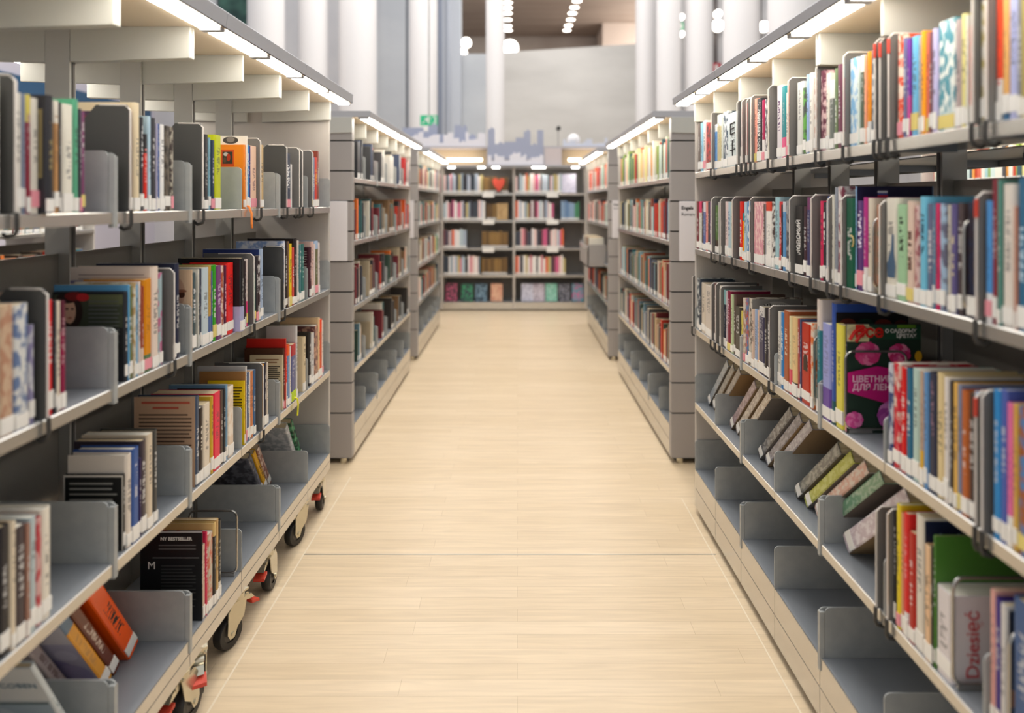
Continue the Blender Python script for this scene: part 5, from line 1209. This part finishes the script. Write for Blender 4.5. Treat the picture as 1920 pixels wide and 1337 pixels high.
# ------------------------------------------------------------------ the mass of distant books
PAL_LIGHT = 'ece6da e4d8b8 f0ece4 e8dc98 cfe0dc a8ccd0 d8b8a0 e0e4e0 c8d4c0 e4c8a8 6f8a86 3a5a64 2c3a58 c84a30 e8a04a 8aa84c d86a50 4a4a50'.split()
PAL_MIX = 'c8c4bc d8ccb8 4a4a50 2c3040 7a2c30 c83a28 e07a38 b8a078 6a8a8c 2f6a74 88b4c0 d8d4cc 4a3a34 8a8460 3f5a48 a85a48 e4dcd0 5a6a8a 26262a d0b088'.split()
PAL_DARK = '2a2c34 3a3430 1f5a5c c83a24 6a8c9c 262a38 8a6a4a d8d0c0 40564a 7a2c34 4a4a4c 1c1c20 b8a88c e8742c'.split()
PAL_FAR = 'e8e0e0 c8ccd8 a8b4c4 d88a94 e8c8c4 4a4a58 2f2f3a b8c8d0 d0608a f0ece8 e06a44 94a4b0 6a3a44 c4b47c 38404c'.split()
def fill(s, X, y0, y1, z, pal, hr=(.18, .235), tr=(.014, .036), dens=1.0, gaps=None, d=.14, r=rng, clus=None):
    y = y0
    while y < y1 - .012:
        t = r.uniform(*tr)
        if gaps and any(a < y + t and y < b for a, b in gaps): y += .01; continue
        if y + t > y1: break
        if r.random() < dens:
            off = r.choice((0, 0, .004, -.004, .008))
            MASS.append((s * (X + off), s * (X + off + d), y, y + t - .0006, z + .0006, r.uniform(*hr), r.choice(pal), 'x', -s))
        y += t
# second bookcase on the Cyrillic side: nearly full shelves
gap = []
for z, pal, hr in ((1.558, PAL_LIGHT, (.19, .25)), (1.21, PAL_LIGHT + PAL_MIX, (.18, .235)), (.845, PAL_MIX, (.18, .24)), (.505, PAL_MIX + PAL_DARK, (.17, .24))):
    fill(1, .85, 3.69, 5.5, z, pal, hr)
# second bookcase on the other side: half-empty bays
for z, pal, fr in ((1.558, ['e8e4dc', 'd8d4cc', '4a4a4c', '2c2c30', 'c83a3a', '44506a'], .45), (1.21, PAL_DARK + ['3f7a80', '5f93b0', 'e05a28'], .62), (.845, PAL_DARK, .6), (.505, PAL_DARK + ['e8e0d4'], .35)):
    for k in range(6):
        yb = 5.6 - .33 * k - .008; ya = yb - .31
        fill(-1, .912, max(3.7, yb - .31 * fr), yb, z, pal, (.17, .235))
for z in LV_FIXED[1:]:
    fill(-1, .912, 6.08, 7.72, z, PAL_MIX + PAL_LIGHT, (.17, .23)); 
fill(-1, .912, 6.08, 7.72, .505, PAL_MIX, (.17, .23), dens=.8)
for z in LV_FIXED[2:]:
    fill(1, .834, 6.08, 7.8, z, ['e06a44', 'e8dcd0', 'f0e8e0', '7ab4a4', 'd84a34', '4a4a50', 'd8d4d0', 'b03a34'], (.18, .24))
fill(1, .834, 6.08, 7.8, .505, PAL_MIX, (.17, .23), dens=.6)
for z in LV_FIXED[1:]:
    fill(1, 3.165, .5, 5.1, z, PAL_LIGHT + ['d8503a', 'e8a040'], (.18, .24), (.02, .045))
for z in LV_FIXED[:3]:
    fill(-1, 3.315, .5, 5.1, z, PAL_MIX, (.18, .24), (.02, .045))

# ------------------------------------------------------------------ the bookcase across the end of the aisle
YB = 8.75
back = empty('bookcase', (-.05, YB + .2, 0))
tag(back, 'wide grey bookcase standing across the far end of the aisle', 'bookcase')
def bput(mb, nm, m):
    mb.v = [(v[0] + .05, v[1] - YB - .2, v[2]) for v in mb.v]
    return mb.build(nm, m, back)
bx = [-1.96, -.99, -.045, .90, 1.85]
for x in bx: bput(MB().box(x - .012, x + .012, YB + .0, YB + .34, .02, 1.91), 'end_panel', M_PANEL)
BZ = [1.546, 1.19, .823, .468]
for i in range(4):
    xa, xb = bx[i] + .013, bx[i + 1] - .013
    for z in BZ: bput(MB().box(xa, xb, YB, YB + .33, z - .004, z).prism([(YB - .002, z - .028), (YB - .002, z), (YB + .008, z), (YB + .008, z - .028)], 'x', xa, xb, 1), 'shelf', [M_SHELF, M_LIP])
    bput(MB().box(xa, xb, YB, YB + .33, .105, .112).box(xa, xb, YB - .002, YB + .01, .02, .112, 1), 'base_tray', [M_SHELF, M_LIP])
    bput(MB().box(xa, xb, YB + .335, YB + .345, .02, 1.88), 'back_panel', mat('added_dark_sheet', '85807b', .5))  # added dark sheet, stands in for the darkness seen through the open backs
bput(MB().box(-1.97, 1.86, YB - .08, YB + .34, 1.885, 1.91), 'canopy', M_FASCIA)
for x in (-.86, -.47, -.28, .24, .32, .76):
    bput(MB().cyl((x, YB - .03, 1.879), .045, .012, 'z', 16), 'light_strip', M_STRIP)
for x, z in ((-.38, 1.50), (.46, 1.50), (-.38, 1.146), (.46, 1.146), (-.38, .78), (.46, .78)):
    bput(MB().box(x - .075, x + .075, YB - .012, YB - .004, z - .01, z + .05), 'shelf_tag', M_LABEL)
# warm-lit niche unit on top with paper skylines
top = empty('display_unit', (-.05, YB + .1, 1.91)); tag(top, 'grey display unit with two warm-lit niches on top of the end bookcase', 'display unit')
def tput(mb, nm, m):
    mb.v = [(v[0] + .05, v[1] - YB - .1, v[2] - 1.91) for v in mb.v]
    return mb.build(nm, m, top)
M_TOPU = mat('display_unit_paint', 'bdbac0', .5); M_NICHE = mat('niche_lining', 'cfc4b0', .6)
tput(MB().box(-1.4, 1.4, YB - .02, YB + .36, 2.135, 2.16), 'top_board', M_TOPU)
tput(MB().box(-.40, .36, YB - .02, YB + .0, 1.912, 2.134), 'front_panel', M_TOPU)
tput(MB().box(.361, .58, YB - .02, YB + .0, 1.912, 2.134), 'front_panel', mat('display_unit_pink', 'd6cac8', .5))
tput(MB().box(-1.4, 1.4, YB + .33, YB + .35, 1.912, 2.134), 'back_board', M_NICHE)
for x in (-1.39, 1.39): tput(MB().box(x - .01, x + .01, YB - .02, YB + .33, 1.912, 2.134), 'side_board', M_TOPU)
M_WARM = mat('warm_lamp_tube', 'ffe6c4', .4, emit=9.0)
tput(MB().cyl((-.86, YB + .12, 1.99), .018, .78, 'x', 12), 'warm_lamp', M_WARM)
tput(MB().cyl((.98, YB + .12, 1.99), .018, .6, 'x', 12), 'warm_lamp', M_WARM)
# skylines cut from board
def skyline(name, label, x0, x1, y, z0, hmin, hmax, m, seed, wmin=.03, wmax=.09):
    r = random.Random(seed); x = x0; pts = [(x0, z0)]
    while x < x1:
        w_ = r.uniform(wmin, wmax); h_ = z0 + r.uniform(hmin, hmax); x2 = min(x1, x + w_)
        pts += [(x, h_), (x2, h_)]
        if r.random() < .3: pts[-1:] = [(x + w_ * .4 if x + w_ * .4 < x2 else x2, h_), ((x + x2) / 2, h_ + .03), (x2, h_)]
        x = x2
    pts.append((x1, z0))
    o = MB().prism(pts, 'y', y - .004, y + .004).build(name, m)
    tag(o, label, 'decoration', 'paper skylines'); return o
M_SKYW = mat('skyline_white', 'eeecf2', .6); M_SKYB = mat('skyline_blue_grey', 'a9afc4', .6); M_SKYG = mat('skyline_pale', 'd4d8e4', .6)
skyline('skyline_cutout', 'white paper skyline along the top of the display unit', -1.42, -.42, YB + .0, 2.161, .04, .19, M_SKYW, 3)
skyline('skyline_cutout', 'taller blue-grey paper skyline behind the white one', -1.52, -.55, YB + .08, 2.161, .12, .30, M_SKYB, 5, .06, .16)
skyline('skyline_cutout', 'blue-grey paper skyline on the middle front panel', -.385, .34, YB - .026, 1.99, .18, .40, M_SKYB, 8, .07, .15)
skyline('skyline_cutout', 'low white paper skyline at the foot of the middle panel', -.385, .34, YB - .040, 1.915, .05, .16, M_SKYW, 12, .03, .07)
skyline('skyline_cutout', 'small pale skyline pieces near the globe lamp', .60, 1.2, YB + .02, 2.161, .03, .12, M_SKYG, 21, .03, .08)
gl = smooth(MB().cyl((0, 0, 0), .01, .01).build('globe_lamp', M_WHITE)); bpy.data.objects.remove(gl)
bmg = bmesh.new(); bmesh.ops.create_uvsphere(bmg, u_segments=24, v_segments=14, radius=.085)
me = bpy.data.meshes.new('globe_lamp'); bmg.to_mesh(me); bmg.free(); me.materials.append(mat('globe_opal', 'f2efee', .3))
gl = smooth(bpy.data.objects.new('globe_lamp', me)); COL.objects.link(gl); gl.location = (.75, YB + .15, 2.255)
MB().cyl((0, 0, -.084), .04, .02, 'z', 16).build('base', M_WHITE, gl)
tag(gl, 'white round globe on top of the display unit', 'lamp')
cmr = MB().cyl((0, 0, 0), .03, .09, 'y', 16).build('security_camera', M_HOOK); p = at(1047, 241, 9.0); cmr.location = p
MB().tube([(0, .02, 0), (.0, .06, -.06), (0, .06, p.z * -1 + 2.165)], .006, 8).build('stalk', M_WIRE, cmr)
tag(cmr, 'small dark camera on a thin stalk over the end bookcase', 'camera')

# books facing us on the end bookcase
def fillx(x0, x1, z, pal, hr=(.215, .262), tr=(.018, .04), y=YB + .012):
    x = x0
    while x < x1 - .015:
        t = rng.uniform(*tr)
        if x + t > x1: break
        MASS.append((x, x + t - .0006, y + rng.choice((0, .004, .01)), y + .15, z + .0006, rng.uniform(*hr), rng.choice(pal), 'y', -1))
        x += t
warm = ['8a6a3c', '7a5c34', '9a7844', '6a5030']
for i in range(4):
    xa, xb = bx[i] + .02, bx[i + 1] - .02
    for j, z in enumerate(BZ):
        if i in (0, 3): fillx(xa, xb, z, PAL_FAR); continue
        if i == 1:
            fillx(xa, xa + (.52, .56, .30, .48)[j], z, PAL_FAR); fillx(xa + (.52, .56, .5, .5)[j], xb - .04, z, warm, (.2, .225), y=YB + .06)
        else:
            fillx(xa, xa + (.62, .52, .66, .66)[j], z, PAL_FAR)
            if j == 1: fillx(xa + .6, xb - .05, z, ['9ab4cc', '8aa4c0', '2c2c34', '4a4450', '4a8a64', '6a8ab0'])
FACE = [(-.875, '2e2a32', 'c85a7c'), (-.665, '2f3f44', '3fa070'), (-.48, '324858', '7a98ac'), (-.275, 'e8b898', 'd89a80'), (.13, 'd8d8e8', 'b8b8cc'), (.285, 'd0c8d4', 'a89cac'), (.45, '7cc0a8', 'a4d4c4'), (.62, '44444e', '8a8a94'), (.80, '56a0b0', 'c878a0')]
FLAB = ['dark book with pink pattern shown face-out at one end of the lowest far shelf', 'green and blue book shown face-out beside the pink-patterned one', 'slate book with pale figure shown face-out, lowest far shelf', 'peach book shown face-out alone on the lowest far shelf',
        'pale lilac book tilted face-out, first of the five in the far lowest bay', 'greyish lilac book shown face-out between lilac and mint ones', 'mint green book shown face-out on the lowest far shelf', 'dark grey book shown face-out between mint and turquoise ones', 'turquoise book with pink flowers shown face-out on the lowest far shelf']
def face_book(x, y, z, w, h, c1, c2, lab, tilt=.22):
    m = book_mat(c1, 'M', c2, x * 13)
    o = bpy.data.objects.new('book', book_cover(w, .02, h, m)); COL.objects.link(o)
    # cover faces the aisle: local -y faces -Y
    o.matrix_world = Matrix.Translation((x - w / 2, y, z + .0115 * math.sin(tilt) + .001)) @ Matrix.Rotation(-tilt, 4, 'X')
    MB().box(.003, w - .002, -.0078, .0078, .001, h - .002).build('pages', M_PAGES2, o)
    tag(o, lab, 'book', 'face-out books on the end bookcase'); return o
for (x, c1, c2), lab in zip(FACE, FLAB): face_book(x, YB + .06, .112, .155, .235, c1, c2, lab)
face_book(.68, YB + .03, 1.546, .19, .25, 'e4e0f0', 'd4d0e4', 'white-lilac book shown face-out on the top far shelf', .15)
face_book(-.20, YB + .03, 1.19, .15, .22, 'c0a070', 'b08f60', 'tan book shown face-out on the second far shelf', .1)
hb = MB().prism([(0, .01), (.075, .12), (.085, .17), (.045, .2), (0, .17), (-.045, .2), (-.085, .17), (-.075, .12)], 'y', -.006, .006).build('heart_ornament', mat('heart_red', 'd8503c', .5)); hb.location = (-.245, YB + .03, 1.546)
MB().box(-.05, .05, -.02, .02, .0005, .012).build('base', M_HOOK, hb); tag(hb, 'red heart ornament on the top far shelf', 'ornament')

# display bin pulled out of the third bookcase
bin_ = empty('book_bin', (.80, 6.75, .80)); tag(bin_, 'grey book bin jutting from the farthest bookcase into the aisle', 'book bin')
mb = MB().box(-.13, .05, -.4, .4, 0, .01).box(-.13, -.12, -.4, .4, 0, .2).box(-.13, .05, -.4, -.39, 0, .22).box(-.13, .05, .39, .4, 0, .22)
mb.build('bin_body', M_CLAD, bin_)
MB().box(-.132, -.128, -.4, .4, .16, .2).build('front_rail', M_LIP, bin_)
for y, c in ((6.42, 'e8e0d0'), (6.5, '3a5a44'), (6.58, 'b87a58'), (6.66, 'd0c8bc'), (6.74, '5a4a44'), (6.82, 'c8b8a0'), (6.9, 'e4dcd0'), (6.98, '6a7a84')):
    MASS.append((.69, .83, y, y + .03, .811, .27, c, 'x', -1))

# merge the mass
pal = []; mb = MB()
for (x0, x1, y0, y1, z, h, c, ax, dr) in MASS:
    if c not in pal: pal.append(c)
    mi = pal.index(c)
    mb.box(x0, x1, y0, y1, z, z + h, mi)
npal = len(pal)
for (x0, x1, y0, y1, z, h, c, ax, dr) in MASS:
    if ax == 'x': mb.box(x0 + dr * .0006, x0 - dr * .002, y0 + .0015, y1 - .0015, z + .004, z + .032, npal)
    else: mb.box(x0 + .002, x1 - .002, y0 - .0006, y0 + .002, z + .004, z + .032, npal)
    xa, xb = min(x0, x1), max(x0, x1)
    mb.box(xa + .003, xb - .003, y0 + .0025, y1 - .0025, z + h, z + h + .0006, npal + 1)
mass = mb.build('distant_books', [book_mat(c, 'P', '', 3) if False else mat('spine_' + c, c, .45) for c in pal] + [M_LABEL, M_PAGES])
tag(mass, 'rows of many-coloured books on the more distant shelves', 'books', kind='stuff')

# ------------------------------------------------------------------ signs hanging or standing in the hall
def hall_sign(name, label, px0, px1, py0, py1, Y, back, figure):
    a, b2 = at(px0, py1, Y), at(px1, py0, Y); w_, h_ = b2.x - a.x, b2.z - a.z
    o = empty(name, ((a.x + b2.x) / 2, Y, (a.z + b2.z) / 2))
    MB().box(-w_ / 2, w_ / 2, 0, .04, -h_ / 2, h_ / 2).build('panel', back, o)
    mb = MB()
    for pts in figure: mb.prism([(u * w_, v * h_) for u, v in pts], 'y', -.006, -.0005)
    mb.build('pictogram', M_WHITE, o)
    if Y < 13: MB().box(-.01, .01, .015, .03, h_ / 2, 8 - o.location.z).build('hanger', M_WIRE, o)
    tag(o, label, 'sign'); return o
M_EXIT = mat('exit_green', '1f9a6c', .4, emit=.5)
run = [[(-.42, -.3), (-.3, -.3), (-.18, 0), (-.08, -.12), (-.02, -.32), (.06, -.3), (.0, -.02), (-.06, .12), (.04, .1), (.1, .02), (.14, .06), (.06, .2), (-.14, .24), (-.28, .12), (-.24, .08), (-.14, .14), (-.22, -.05)], ell(0, .34, .05, .1, 10), [(.18, -.36), (.42, -.36), (.42, .38), (.18, .38), (.18, .3), (.34, .3), (.34, -.28), (.18, -.28)]]
hall_sign('exit_sign', 'green emergency exit sign with white running figure above the skyline', 788, 820, 216, 235, 11.2, M_EXIT, run)
hall_sign('exit_sign', 'small green sign between two spotlights in the narrow column gap', 1274, 1282, 42, 56, 13.86, M_EXIT, [[(-.2, -.3), (.2, -.3), (.2, .3), (-.2, .3)]])
hall_sign('fire_sign', 'small red and white fire sign by the column above the Cyrillic bookcase', 1330, 1352, 118, 136, 13.86, mat('fire_red', 'c8283c', .4), [[(-.05, -.3), (.25, -.3), (.25, .3), (-.05, .3)]])
